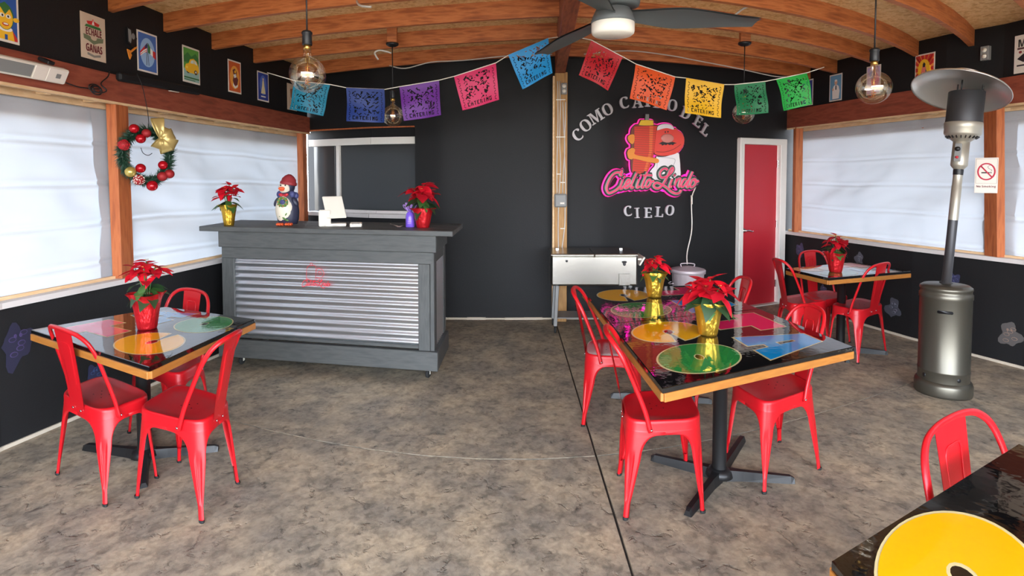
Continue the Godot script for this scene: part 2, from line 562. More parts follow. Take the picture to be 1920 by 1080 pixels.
func shell():
	# floor: four slabs of stamped concrete with cut joints between them
	var fl = structure("floor", "gray-brown stamped concrete floor with saw-cut joints", "floor")
	var gx = Transform3D(Basis(Vector3.RIGHT, Vector3(0, 0, -1), Vector3.UP), Vector3.ZERO)
	var st = st_new()
	box(st, P(0.9, -0.1, 3.0), Vector3(11, 0.17, 10.4), 0.01)
	part("joint_bed", st, M.joint, fl)
	var ga = 0.006
	for e in [[-1, 1], [1, 1], [-1, -1], [1, -1]]:
		var p = PackedVector2Array()
		var cx: float = 0.48 + e[0] * ga
		var cz: float = 2.95 + e[1] * ga
		if e[1] > 0:
			for k in 12: p.append(unroll(cx, lerpf(7.2, cz, k / 11.0)))
		else:
			p.append(Vector2(cx + 0.02, -2.2))
			for k in 8: p.append(unroll(cx, lerpf(1.0, cz, k / 7.0)))
		for k in range(1, 16): p.append(unroll(lerpf(cx, e[0] * 4.4, k / 15.0), cz))
		if e[1] > 0: p.append(Vector2(e[0] * 5.5, p[p.size() - 1].y)); p.append(Vector2(e[0] * 5.5, 8.2)); p.append(Vector2(p[0].x, 8.2))
		else: p.append(Vector2(e[0] * 5.5, p[p.size() - 1].y)); p.append(Vector2(e[0] * 5.5, -2.2))
		st = st_new()
		prism(st, p, -0.03, 0.0, gx)
		part("floor_slab", st, M.concrete, fl)
	# side walls
	for side in 2:
		var L = side == 0
		var lo: Array = LL if L else RL
		var up: Array = LU if L else RU
		var hs = 0.83 if L else 0.87
		var hb = 2.125 if L else 2.2
		var ht = 2.315 if L else 2.425
		var sx = -1.0 if L else 1.0
		var nm = "left" if L else "right"
		var w = structure("wall_" + nm, "black half wall with brown header beam and posts on the %s side" % nm, "wall")
		st = st_new()
		plan_wall(st, lo, offset_line(lo, 0.12), 0.0, hs)
		part("lower_panel", st, M.black_wall, w)
		st = st_new()
		plan_wall(st, offset_line(up, 0.03), offset_line(up, 0.16), ht - 0.02, 2.97)
		part("upper_panel", st, M.black_wall, w)
		st = st_new()
		plan_wall(st, up, offset_line(up, 0.06), hb, ht)
		part("header_beam", st, M.beam_wood, w)
		st = st_new()
		plan_wall(st, offset_line(up, 0.105), offset_line(up, 0.135), hb - 0.05, hb + 0.02)
		plan_wall(st, offset_line(up, 0.0), offset_line(up, 0.035), hb - 0.018, hb - 0.001)
		part("ledger", st, M.pale_wood, w)
		for k in 26:
			var d = -1.3 + k * 0.38
			if d > 7.0: break
			st = st_new()
			box(st, P(lineat(up, d) + sx * 0.07, hb - 0.008, d), Vector3(0.068, 0.03, 0.04), 0.003)
			part("spacer_block", st, M.pale_wood, w)
		st = st_new()
		plan_wall(st, offset_line(up, 0.168), offset_line(up, 0.19), hb - 0.15, 2.9)
		part("eave_board", st, M.rafter_wood, w)
		# posts
		for d in ([0.9, 4.245, 7.09] if L else [1.7, 5.065, 7.28]):
			var a = P(lineat(lo, d) + sx * 0.047, hs, d)
			var b = P(lineat(up, d) + sx * 0.047, hb + 0.0, d)
			var wd = 0.07
			var dp = 0.14
			if not L and d > 7: wd = 0.09; dp = 0.07
			st = st_new()
			bar(st, a, b, wd, dp, 0.004, Vector3(0, 0, -1))
			part("post", st, M.post_wood, w)
		var t = structure("trim_%d" % (side + 1), "painted window sill board on top of the %s half wall" % nm, "sill")
		st = st_new()
		plan_wall(st, offset_line(lo, -0.035), offset_line(lo, 0.16), hs, hs + 0.035)
		part("sill_board", st, M.sill_paint, t)
		st = st_new()
		plan_wall(st, offset_line(lo, 0.045), offset_line(lo, 0.07), hs + 0.035, hs + 0.055)
		part("batten", st, M.pale_wood, t)
		t = structure("baseboard_" + nm, "ragged pale strip along the foot of the %s wall" % nm, "baseboard")
		st = st_new()
		plan_wall(st, offset_line(lo, -0.012), offset_line(lo, 0.02), 0.0, 0.022)
		part("sealant_strip", st, M.foam_strip, t)
	sheet("window_1", "white plastic sheet window left of the wreath post", LL, LU, 0.80, 4.40, 0.86, 2.12, 1)
	sheet("window_2", "white plastic sheet window between the wreath post and the bar corner", LL, LU, 4.12, 7.24, 0.86, 2.12, 2)
	sheet("window_3", "white plastic sheet window between the red door and the no smoking sign", RL, RU, 4.96, 7.40, 0.90, 2.2, 3)
	sheet("window_4", "white plastic sheet window right of the no smoking sign", RL, RU, 1.60, 5.18, 0.90, 2.2, 4)
	sheet("window_5", "white plastic sheet window beside the viewer on the left", LL, LU, -1.5, 0.86, 0.86, 2.12, 5)
	sheet("window_6", "white plastic sheet window beside the viewer on the right", RL, RU, -1.5, 1.65, 0.90, 2.2, 6)
	# back wall
	var wb = structure("wall_back", "black back wall with the lit sign", "wall")
	var back = func(x0: float, x1: float, h0: Callable, h1: Callable, n: int, th: float):
		var s2 = st_new(true)
		for f in 2:
			var off = 0.0 if f == 0 else th
			grid(s2, n, 1, func(u, v):
				var x = lerpf(x0, x1, u)
				return P(x, lerpf(h0.call(x), h1.call(x), v), backat(x) + off))
		smooth_on(s2, false)
		for x in [x0, x1]: quad(s2, P(x, h0.call(x), backat(x)), P(x, h1.call(x), backat(x)), P(x, h1.call(x), backat(x) + th), P(x, h0.call(x), backat(x) + th))
		for i in n:
			var xa = lerpf(x0, x1, float(i) / n)
			var xb = lerpf(x0, x1, float(i + 1) / n)
			for hh in [h0, h1]: quad(s2, P(xa, hh.call(xa), backat(xa)), P(xb, hh.call(xb), backat(xb)), P(xb, hh.call(xb), backat(xb) + th), P(xa, hh.call(xa), backat(xa) + th))
		return s2
	var K = func(h): return func(_x): return h
	var top = func(x): return ceil_h(x) + 0.03
	part("wall_panel", back.call(-1.085, 2.72, K.call(0.0), top, 40, 0.22), M.black_wall, wb)
	part("wall_panel", back.call(-2.6, -1.085, K.call(0.0), K.call(1.12), 20, 0.22), M.black_wall, wb)
	part("wall_panel", back.call(-2.6, -1.085, K.call(2.155), top, 20, 0.22), M.black_wall, wb)
	part("wall_panel", back.call(2.72, 3.42, K.call(2.03), top, 10, 0.22), M.black_wall, wb)
	part("wall_panel", back.call(3.40, 3.75, K.call(0.0), top, 4, 0.22), M.black_wall, wb)
	var bb = structure("baseboard_back", "ragged pale strip along the foot of the back wall", "baseboard")
	st = st_new()
	for i in 24:
		var xa = lerpf(-2.4, 2.66, i / 24.0)
		var xb = lerpf(-2.4, 2.66, (i + 1) / 24.0)
		bar(st, P(xa, 0.012, backat(xa) - 0.005), P(xb, 0.012, backat(xb) - 0.005), 0.022, 0.024 + 0.006 * sin(i * 2.3), 0.002)
	part("sealant_strip", st, M.foam_strip, bb)
	# service window: frame, panes, track and shelf
	var sw = structure("window_7", "sliding service window with dark glass behind the counter", "window")
	var fp = func(x0, x1, h0, h1, back_off, th, m, nm2):
		var s3 = st_new()
		for i in 8:
			var xa = lerpf(x0, x1, i / 8.0)
			var xb = lerpf(x0, x1, (i + 1) / 8.0)
			bar(s3, P(xa, (h0 + h1) / 2, backat(xa) + back_off), P(xb, (h0 + h1) / 2, backat(xb) + back_off), th, h1 - h0, 0.0003)
		return part(nm2, s3, m, sw)
	fp.call(-2.5, -1.085, 1.965, 2.045, 0.09, 0.06, M.white_paint, "frame_head")
	fp.call(-2.5, -1.085, 1.12, 1.165, 0.06, 0.16, M.sill_paint, "frame_sill")
	fp.call(-2.02, -1.11, 1.165, 1.20, 0.10, 0.05, M.sill_paint, "track")
	fp.call(-2.5, -1.085, 2.145, 2.16, 0.0, 0.03, M.post_wood, "edge_strip")
	fp.call(-2.5, -1.085, 2.045, 2.155, 0.13, 0.04, M.black_wall, "head_panel")
	for e in [[-2.14, 0.05], [-1.10, 0.03]]:
		st = st_new()
		var X = on_back(e[0], 0, -0.10)
		W = X
		box(st, Vector3(0, 1.56, 0), Vector3(e[1], 0.82, 0.05), 0.003)
		W = Transform3D.IDENTITY
		part("frame_stile", st, M.white_paint if e[0] < -1.5 else M.black_wall, sw)
	for e in [[-2.46, -2.15], [-2.13, -1.10]]:
		var xa: float = e[0]
		var xb: float = e[1]
		st = st_new()
		bar(st, P(xa, 1.56, backat(xa) + 0.12), P(xb, 1.56, backat(xb) + 0.12), 0.008, 0.82, 0.001)
		part("pane", st, M.dark_glass, sw)
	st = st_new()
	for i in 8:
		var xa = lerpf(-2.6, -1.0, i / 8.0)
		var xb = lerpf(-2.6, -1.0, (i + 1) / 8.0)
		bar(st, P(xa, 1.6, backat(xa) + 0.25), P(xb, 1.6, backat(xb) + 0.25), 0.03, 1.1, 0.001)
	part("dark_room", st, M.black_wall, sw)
	# red door
	var A = P(2.70, 0, 7.035)
	var B = P(3.42, 0, 7.40)
	var dir = (B - A).normalized()
	var wid = (B - A).length()
	var dr = structure("door_1", "red door with a white frame beside the right window", "door")
	dr.transform = Transform3D(Basis(dir, Vector3.UP, dir.cross(Vector3.UP)), A)
	st = st_new()
	box(st, Vector3(0.03, 1.02, 0.0), Vector3(0.07, 2.05, 0.10), 0.006)
	box(st, Vector3(wid - 0.055, 1.02, 0.0), Vector3(0.11, 2.05, 0.10), 0.006)
	box(st, Vector3(wid / 2, 2.02, 0.0), Vector3(wid, 0.075, 0.101), 0.006)
	part("door_frame", st, M.white_paint, dr)
	st = st_new()
	box(st, Vector3((wid - 0.055) / 2, 0.995, -0.02), Vector3(wid - 0.19, 1.97, 0.045), 0.004)
	part("door_leaf", st, M.red_door, dr)
	st = st_new(true)
	lathe(st, [Vector2(0, 0), Vector2(0.03, 0.002), Vector2(0.028, 0.012), Vector2(0.012, 0.016), Vector2(0.011, 0.05), Vector2(0, 0.052)], Transform3D(Basis(Vector3.RIGHT, PI / 2), Vector3(0.115, 0.94, 0.0)), 16)
	tube(st, spline([Vector3(0.115, 0.94, 0.045), Vector3(0.16, 0.942, 0.05), Vector3(0.20, 0.93, 0.048), Vector3(0.235, 0.928, 0.044)], 4), 0.008, 8)
	part("door_handle", st, M.steel, dr)
	st = st_new()
	for h in [0.25, 1.0, 1.75]: box(st, Vector3(wid - 0.115, h, 0.006), Vector3(0.02, 0.09, 0.02), 0.003)
	part("hinge", st, M.steel, dr)
	st = st_new()
	box(st, Vector3(wid / 2, 0.008, 0.01), Vector3(wid - 0.1, 0.016, 0.12), 0.004)
	part("threshold", st, M.white_paint, dr)

func ridge_x(d: float) -> float: return 0.525 - 0.053 * (6.49 - d)

func ceiling():
	var c = structure("ceiling", "wooden ceiling of brown rafters under strand board", "ceiling")
	# centre depth, depth at the left wall, depth at the right wall
	var R = [[6.28, 6.98, 7.1], [5.5, 6.1, 6.69], [4.75, 5.44, 6.14], [4.08, 4.78, 5.71], [3.4, 4.2, 5.24], [2.75, 3.62, 4.74], [2.1, 3.02, 4.22], [1.4, 2.4, 3.6], [0.7, 1.6, 2.8], [0.0, 0.8, 1.9], [-0.8, -0.1, 0.8], [-1.5, -1.1, -0.7]]
	for r in R:
		for side in 2:
			var d_end: float = r[1 + side]
			var wall: Array = LU if side == 0 else RU
			var xe = lineat(wall, d_end) + (-0.06 if side == 0 else 0.06)
			var xr = ridge_x(r[0])
			var st = st_new()
			var pts = []
			var n = 12
			for k in n + 1:
				var t = k / float(n)
				var x = lerpf(xr, xe, t)
				pts.append(P(x, ceil_h(x) - 0.07, lerpf(r[0], d_end, t * t)))
			for k in n:
				var o: Vector3 = (pts[k] + pts[k + 1]) / 2.0
				var q = []
				for e in [k, k + 1]:
					var tan: Vector3 = (pts[mini(e + 1, n)] - pts[maxi(e - 1, 0)]); tan.y = 0
					var nn = tan.normalized().cross(Vector3.UP) * 0.021
					var up = Vector3(0, 0.07, 0)
					q.append([pts[e] + nn - up, pts[e] + nn + up, pts[e] - nn + up, pts[e] - nn - up])
				for m in 4: oq(st, o, q[0][m], q[0][(m + 1) % 4], q[1][(m + 1) % 4], q[1][m])
				if k == n - 1: oq(st, o, q[1][0], q[1][1], q[1][2], q[1][3])
			part("rafter", st, M.rafter_wood, c)
	var st2 = st_new()
	var ra = P(ridge_x(6.47), 2.85, 6.47)
	var rb = P(ridge_x(-1.65), 2.85, -1.65)
	bar(st2, ra, rb, 0.11, 0.29, 0.006)
	part("ridge_beam", st2, M.ridge_wood, c)
	for side in 2:
		var d = -1.7
		while d < 7.5:
			var d1 = minf(d + 1.18, 7.6)
			var st3 = st_new()
			var xo = -3.2 if side == 0 else 4.8
			for f in 2:
				grid(st3, 6, 4, func(u, v):
					var x = lerpf(0.45, xo, u)
					return P(x, ceil_h(x) + f * 0.02, lerpf(d, d1 - 0.004, v)))
			part("roof_panel", st3, M.strand_board, c)
			d = d1
	st2 = st_new()
	for e in [[0.45, -3.35], [0.45, 4.95]]:
		bar(st2, P(e[0], ceil_h(e[0]) + 0.06, 3.0), P(e[1], ceil_h(e[1]) + 0.06, 3.0), 9.5, 0.05, 0.01)
	part("roof_cover", st2, M.rafter_wood, c)

# ------------------------------------------------------------------ tables
func letter(ch: String) -> Array:   # outlines in a unit square, y down
	match ch:
		"T": return [pg([0.03, 0.10, 0.97, 0.10, 0.97, 0.47, 0.70, 0.47, 0.70, 0.93, 0.30, 0.93, 0.30, 0.47, 0.03, 0.47])]
		"A": return [pg([0.30, 0.08, 0.72, 0.08, 0.98, 0.94, 0.60, 0.94, 0.575, 0.74, 0.45, 0.74, 0.42, 0.94, 0.02, 0.94]), pg([0.47, 0.34, 0.54, 0.34, 0.56, 0.58, 0.45, 0.58])]
		"C":
			var p = PackedVector2Array()
			for i in 44:
				var a = deg_to_rad(lerpf(8, 350, i / 43.0))
				p.append(Vector2(0.5 + 0.47 * cos(a), 0.5 + 0.45 * sin(a)))
			p.append(Vector2(0.66, 0.475))
			for i in 14:
				var a = deg_to_rad(lerpf(345, 30, i / 13.0))
				p.append(Vector2(0.53 + 0.115 * cos(a), 0.5 + 0.075 * sin(a)))
			p.append(Vector2(0.74, 0.535))
			return [p]
		_: return [ell(0.5, 0.5, 0.48, 0.45, 48), ell(0.5, 0.5, 0.10, 0.055, 24)]

func flat_with_hole(outer: PackedVector2Array, hole) -> Array:   # pieces without holes
	if hole == null: return [outer]
	var r = []
	var c = Vector2.ZERO
	for p in hole: c += p
	c /= hole.size()
	for half in [rec(-2, -2, 3, c.y), rec(-2, c.y, 3, 3)]:
		for q in Geometry2D.intersect_polygons(outer, half):
			for z in Geometry2D.clip_polygons(q, hole): r.append(z)
	return r

func subdivided(p: PackedVector2Array) -> PackedVector2Array:
	var r = PackedVector2Array()
	for i in p.size():
		for k in 3: r.append(p[i].lerp(p[(i + 1) % p.size()], k / 3.0))
	return r

# corners: where the print's top-left, top-right, bottom-right and bottom-left lie, as (x, depth)
func table(label: String, group: String, q: Array, foot: Vector2, arms := [], boxes := {}):
	var c: Vector2 = (q[0] + q[1] + q[2] + q[3]) / 4.0
	var t = thing("dining_table", label, "table", P(foot.x, 0, foot.y), 0.0, group)
	var L = []
	for p in q: L.append(Vector3(p.x - foot.x, 0, -(p.y - foot.y)))
	var mid = (L[0] + L[1] + L[2] + L[3]) / 4.0
	var plane = func(u, v, y): return (L[0] * (1 - u) * (1 - v) + L[1] * u * (1 - v) + L[2] * u * v + L[3] * (1 - u) * v) + Vector3(0, y, 0)
	# top: black slab under epoxy with a soft edge
	var st = st_new()
	var ring = []
	for e in [[0.0, 0.738], [0.0, 0.757], [0.004, 0.7595]]:
		var rr = []
		for p in L: rr.append(Vector3(lerpf(p.x, mid.x, e[0] * 2), e[1], lerpf(p.z, mid.z, e[0] * 2)))
		ring.append(rr)
	for k in 2:
		for i in 4: oq(st, mid + Vector3(0, 0.75, 0), ring[k][i], ring[k][(i + 1) % 4], ring[k + 1][(i + 1) % 4], ring[k + 1][i])
	oq(st, mid, ring[2][0], ring[2][1], ring[2][2], ring[2][3])
	oq(st, mid + Vector3(0, 1, 0), ring[0][0], ring[0][1], ring[0][2], ring[0][3])
	var top = part("tabletop", st, M.epoxy_black, t)
	for i in 4:
		st = st_new()
		var a: Vector3 = L[i].lerp(mid, 0.012) + Vector3(0, 0.720, 0)
		var b: Vector3 = L[(i + 1) % 4].lerp(mid, 0.012) + Vector3(0, 0.720, 0)
		bar(st, a, b, 0.022, 0.036, 0.002)
		part("edge_board", st, M.table_wood, t)
	# print
	var k2 = 0
	for e in [["T", "epoxy_pink", 0.07, 0.05], ["A", "epoxy_blue", 0.53, 0.05], ["C", "epoxy_yellow", 0.06, 0.52], ["O", "epoxy_green", 0.53, 0.52]]:
		var bx = boxes[e[0]] if boxes.has(e[0]) else [e[2], e[3], 0.42, 0.43]
		var sh = letter(e[0])
		var hole = sh[1] if sh.size() > 1 else null
		for layer in 2:
			st = st_new()
			var o = sh[0]
			var hh = hole
			if layer == 0:
				o = Geometry2D.offset_polygon(o, 0.022, Geometry2D.JOIN_MITER)[0]
				if hole != null: hh = Geometry2D.offset_polygon(hole, -0.016)[0] if Geometry2D.offset_polygon(hole, -0.016).size() else hole
			for pc in flat_with_hole(o, hh):
				var tr = Geometry2D.triangulate_polygon(pc)
				for i in range(0, tr.size(), 3):
					var v = []
					for j in 3:
						var p: Vector2 = pc[tr[i + j]]
						if boxes.size(): p = Vector2(p.y, 1.0 - p.x)
						v.append(plane.call(bx[0] + p.x * bx[2], bx[1] + p.y * bx[3], 0.7600 + 0.0006 * layer))
					ot(st, mid, v[0], v[1], v[2])
			part("letter_print" if layer else "letter_outline", st, M[e[1]] if layer else M.epoxy_cream, top)
	# pedestal
	st = st_new(true)
	lathe(st, [Vector2(0.036, 0.045), Vector2(0.036, 0.69), Vector2(0.07, 0.70)], Transform3D.IDENTITY, 20)
	part("column", st, M.black_iron, t)
	st = st_new()
	box(st, Vector3(mid.x * 0.4, 0.704, mid.z * 0.4), Vector3(0.34, 0.012, 0.34), 0.003)
	part("top_plate", st, M.black_iron, t)
	st = st_new(true)
	lathe(st, [Vector2(0.055, 0.012), Vector2(0.07, 0.02), Vector2(0.062, 0.05), Vector2(0.04, 0.062), Vector2(0, 0.062)], Transform3D.IDENTITY, 20)
	part("hub", st, M.black_iron, t)
	for ar in arms:
		var d = Vector3(cos(deg_to_rad(ar[0])), 0, sin(deg_to_rad(ar[0])))
		st = st_new()
		var s = Vector3(-d.z, 0, d.x)
		var prev = []
		for e in [[0.03, 0.030, 0.056, 0.022], [0.12, 0.021, 0.050, 0.014], [ar[1] - 0.02, 0.020, 0.036, 0.012], [ar[1], 0.018, 0.026, 0.009]]:
			var r = [d * e[0] - s * e[1], d * e[0] - s * e[3] + Vector3(0, e[2], 0), d * e[0] + s * e[3] + Vector3(0, e[2], 0), d * e[0] + s * e[1]]
			if prev.size():
				for j in 4: oq(st, d * (e[0] - 0.02) + Vector3(0, 0.012, 0), prev[j], prev[(j + 1) % 4], r[(j + 1) % 4], r[j])
			prev = r
		oq(st, d * (ar[1] - 0.1) + Vector3(0, 0.01, 0), prev[0], prev[1], prev[2], prev[3])
		part("base_arm", st, M.black_iron, t)
	return t

func tables():
	var G = "black tables printed with big coloured letters"
	table("black lettered table by the left windows, red foil pot on it", G, [Vector2(-2.633, 3.178), Vector2(-2.231, 3.742), Vector2(-1.512, 3.418), Vector2(-1.597, 2.549)], Vector2(-2.08, 3.26), [[-165, 0.44], [59, 0.37], [-15, 0.38], [-120, 0.40]])
	# two tables pushed together: near one, far one
	var nl = Vector2(0.596, 2.289)
	var nr = Vector2(1.684, 2.856)
	var fl = Vector2(0.527, 4.33)
	var fr = Vector2(1.45, 4.50)
	var ml = nl.lerp(fl, 0.5)
	var mr = nr.lerp(fr, 0.5)
	table("near half of the long middle table, white daylight mirrored on its corner", G, [mr - Vector2(0, 0.002), nr, nl, ml - Vector2(0, 0.002)], Vector2(1.096, 3.04), [[-146, 0.37], [6, 0.38], [128, 0.44], [-56, 0.54]])
	table("far half of the long middle table, next to the steel cooler", G, [fr, mr + Vector2(0, 0.002), ml + Vector2(0, 0.002), fl], Vector2(1.05, 4.12), [[-170, 0.34], [8, 0.36], [128, 0.40], [-56, 0.45]])
	table("lettered table at the right half wall by the red door", G, [Vector2(3.337, 5.70), Vector2(3.533, 5.164), Vector2(2.61, 4.81), Vector2(2.498, 5.315)], Vector2(3.0, 5.30), [[-160, 0.34], [16, 0.38], [110, 0.36], [-70, 0.36]])
	table("nearest table at the lower right corner, showing only a yellow letter", G, [Vector2(0.70, 0.55), Vector2(1.597, 1.113), Vector2(1.597, 1.813), Vector2(0.70, 1.249)], Vector2(1.15, 1.18), [[-146, 0.34], [6, 0.34], [100, 0.34], [-70, 0.34]], {"C": [0.003, 0.444, 0.542, 0.54], "O": [0.62, 0.02, 0.34, 0.36], "T": [0.03, 0.02, 0.25, 0.36], "A": [0.31, 0.02, 0.27, 0.36]})

# ------------------------------------------------------------------ chairs
func seat_pt(a: float, k: float) -> Vector2:   # rounded square, a little narrower behind
	var e = 0.42
	var x = signf(cos(a)) * pow(absf(cos(a)), e)
	var z = signf(sin(a)) * pow(absf(sin(a)), e if sin(a) < 0 else 0.62)
	return Vector2(x * (0.182 - 0.012 * z) * k, z * 0.182 * k + 0.004)

# u and v: the chair's own right and rear directions in the plan of this bowed room, as (x, depth)
func chair(label: String, group: String, at: Vector2, u: Vector2, v: Vector2):
	var t = thing("metal_chair", label, "chair", P(at.x, 0, at.y), 0.0, group)
	W = Transform3D(Basis(Vector3(u.x, 0, -u.y), Vector3.UP, Vector3(v.x, 0, -v.y)), Vector3.ZERO)
	var red = M.red_metal
	# seat: dished pan with a rolled rim and a skirt
	var st = st_new(true)
	var n = 48
	var prof = [[0.0, 0.445], [0.55, 0.445], [0.86, 0.4465], [0.93, 0.452], [0.975, 0.4535], [1.0, 0.447], [1.012, 0.436], [1.012, 0.405], [1.02, 0.40]]
	for i in prof.size() - 1:
		for j in n:
			var q = []
			for e in [[i, j], [i, j + 1], [i + 1, j + 1], [i + 1, j]]:
				var s = seat_pt(TAU * (e[1] % n) / n, prof[e[0]][0])
				q.append(Vector3(s.x, prof[e[0]][1], s.y))
			if i == 0: ot(st, Vector3(0, 0.2, 0), q[0], q[2], q[3])
			else: oq(st, Vector3(0, 0.2, 0), q[0], q[1], q[2], q[3])
	var seat = part("seat", st, red, t)
	st = st_new()
	for e in [[0, 0], [0.03, 0.03], [-0.03, 0.03], [0.03, -0.03], [-0.03, -0.03]]:
		lathe(st, [Vector2(0.0045, 0.4453), Vector2(0, 0.4456)], Transform3D(Basis(), Vector3(e[0], 0, e[1] + 0.02)), 8)
	part("drain_hole", st, M.rubber, seat).set_meta("kind", "stuff")
	# legs: each a folded sheet that starts as a quarter of the skirt and narrows through the arches to a foot
	for q4 in 4:
		var a_mid = TAU * (q4 + 0.5) / 4.0
		var cs = seat_pt(a_mid, 1.0)
		var d = Vector3(cs.x, 0, cs.y).normalized()
		var tn = Vector3(-d.z, 0, d.x)
		var base = cs.length() * 1.012
		var rad = func(y): return base + (0.402 - y) * (0.272 - base) / 0.402
		var ss = []
		for k in 21: ss.append(-1.0 + k / 10.0)
		var skirt = func(s, y):   # on the flaring skirt
			var e = 1.0
			if y < 0.385: e = 1.0 - 0.61 * sqrt(1.0 - pow(clampf((y - 0.27) / 0.115, 0, 1), 2.0))
			var o = seat_pt(a_mid + s * e * PI / 4.0, rad.call(y) / cs.length())
			return Vector3(o.x, y, o.y)
		var ys = [0.404, 0.394, 0.385, 0.3835, 0.380, 0.374, 0.365, 0.352, 0.337, 0.32, 0.30, 0.27, 0.24, 0.20, 0.15, 0.11, 0.088, 0.074, 0.066, 0.03, 0.004]
		var rows = []
		for y in ys:
			var row = []
			for s in ss:
				var p = Vector3.ZERO
				if y >= 0.27: p = skirt.call(s, y)
				else:
					var m = skirt.call(s, 0.27)
					var c0 = d * rad.call(0.27)
					var rel = m - c0
					var w = lerpf(0.30, 1.0, clampf((y - 0.07) / 0.20, 0, 1))
					p = d * rad.call(y) + tn * (rel.dot(tn) * w) + d * (rel.dot(d) * w)
					p.y = y
				var flute = smoothstep(0.30, 0.26, y) * smoothstep(0.075, 0.10, y)
				p -= d * (0.006 * flute * (1.0 - smoothstep(0.28, 0.46, absf(s))))
				row.append(p)
			var inw = 0.013 if y < 0.384 else 0.004
			row.push_front(row[0] - d * inw)
			row.append(row[-1] - d * inw)
			rows.append(row)
		st = st_new(true)
		for i in rows.size() - 1:
			var n2 = rows[i].size()
			for k in n2 - 1: quad(st, rows[i][k], rows[i][k + 1], rows[i + 1][k + 1], rows[i + 1][k])
			if ys[i] < 0.09: quad(st, rows[i][n2 - 1], rows[i][0], rows[i + 1][0], rows[i + 1][n2 - 1])
		var leg = part("leg", st, red, t)
		st = st_new(true)
		lathe(st, [Vector2(0, -0.0), Vector2(0.0135, 0.0), Vector2(0.0138, 0.009), Vector2(0.011, 0.012)], Transform3D(Basis(), d * 0.265), 12)
		part("rubber_foot", st, M.rubber, leg)
	# back: bent tube hoop and a pressed slat
	var hp = []
	for p in [[-0.188, 0.405, 0.075], [-0.180, 0.50, 0.10], [-0.172, 0.62, 0.147], [-0.165, 0.72, 0.19], [-0.148, 0.79, 0.228], [-0.112, 0.829, 0.258], [-0.06, 0.843, 0.274]]: hp.append(Vector3(p[0], p[1], p[2]))
	hp.append(Vector3(0, 0.846, 0.278))
	for i in range(6, -1, -1): hp.append(Vector3(-hp[i].x, hp[i].y, hp[i].z))
	st = st_new(true)
	tube(st, spline(hp, 4), 0.0115, 10)
	part("back_hoop", st, red, t)
	st = st_new(true)
	for f in 2:
		grid(st, 16, 24, func(a, b):
			var y = lerpf(0.405, 0.84, b)
			var x = (a - 0.5) * lerpf(0.105, 0.135, b)
			var z = lerpf(0.186, 0.272, pow(b, 1.15)) + 0.10 * x * x * -8.0 * 0.1
			var fx = clampf((0.036 - absf(x)) / 0.006, 0, 1)
			var fy = clampf((0.775 - y) / 0.008, 0, 1) * clampf((y - 0.52) / 0.05, 0, 1)
			return Vector3(x, y, z + 0.004 * fx * fy - f * 0.0022))
	var sl = part("back_slat", st, red, t)
	var rb = []
	for p in [[-0.030, 0.56], [-0.032, 0.66], [-0.034, 0.75], [-0.030, 0.768], [-0.02, 0.773], [0.02, 0.773], [0.030, 0.768], [0.034, 0.75], [0.032, 0.66], [0.030, 0.56]]: rb.append(Vector3(p[0], p[1], lerpf(0.186, 0.272, pow((p[1] - 0.405) / 0.435, 1.15)) - 0.001))
	st = st_new(true)
	tube(st, rb, 0.0042, 6)
	part("pressed_rib", st, red, sl)
	for p in [Vector3(-0.199, 0.418, 0.072), Vector3(0.199, 0.418, 0.072), Vector3(-0.03, 0.418, 0.192), Vector3(0.03, 0.418, 0.192)]:
		st = st_new(true)
		ball(st, p, Vector3(0.006, 0.006, 0.006), Basis(), 6, 8)
		part("bolt", st, M.steel, t)
	W = Transform3D.IDENTITY
	return t

# how a straight-built thing at (x, depth), turned by deg, lies in the bowed plan
func bowed(at: Vector2, deg: float) -> Array:
	var th = at.x / at.y * 1.1
	var a = deg_to_rad(deg)
	var V = Vector2(sin(a), cos(a))
	var U = Vector2(V.y, -V.x)
	var t = Vector2(cos(th), -sin(th))
	var r = Vector2(sin(th), cos(th))
	var f = func(w): return Vector2(w.dot(t) + th * w.dot(r), 1.1 * w.dot(r))
	return [-f.call(U), f.call(V)]

func chairs():
	var left = "red chairs at the left table"
	var mid = "red chairs at the long middle table"
	var right = "red chairs at the table by the red door"
	for e in [
		["red metal chair with its back to the viewer, nearest the left wall", left, Vector2(-2.169, 3.073), 183],
		["red metal chair on the bar side of the left table, back to the right", left, Vector2(-1.655, 2.931), 87],
		["red metal chair behind the left table, between it and the bar", left, Vector2(-2.14, 3.62), 0],
		["red metal chair at the near left corner of the long table", mid, Vector2(0.747, 2.907), -83],
		["red metal chair at the far left side of the long table, nearer the cooler", mid, Vector2(0.684, 3.89), -77],
		["red metal chair on the right side of the long table, at its near half", mid, Vector2(1.438, 3.184), 83],
		["red metal chair at the far right side of the long table, before the red door", mid, Vector2(1.44, 4.20), 90],
		["red metal chair left of the table by the door, its back to the door", right, Vector2(2.72, 5.45), -90],
		["red metal chair behind the table by the door, against the half wall", right, Vector2(3.01, 5.62), 0],
		["red metal chair in front of the table by the door, nearest the patio heater", right, Vector2(3.112, 5.232), 170],
		["red metal chair tucked behind the nearest table in the lower right corner", "", Vector2(1.434, 1.62), 0]]:
		var b = bowed(e[2], e[3])
		chair(e[0], e[1], e[2], b[0], b[1])

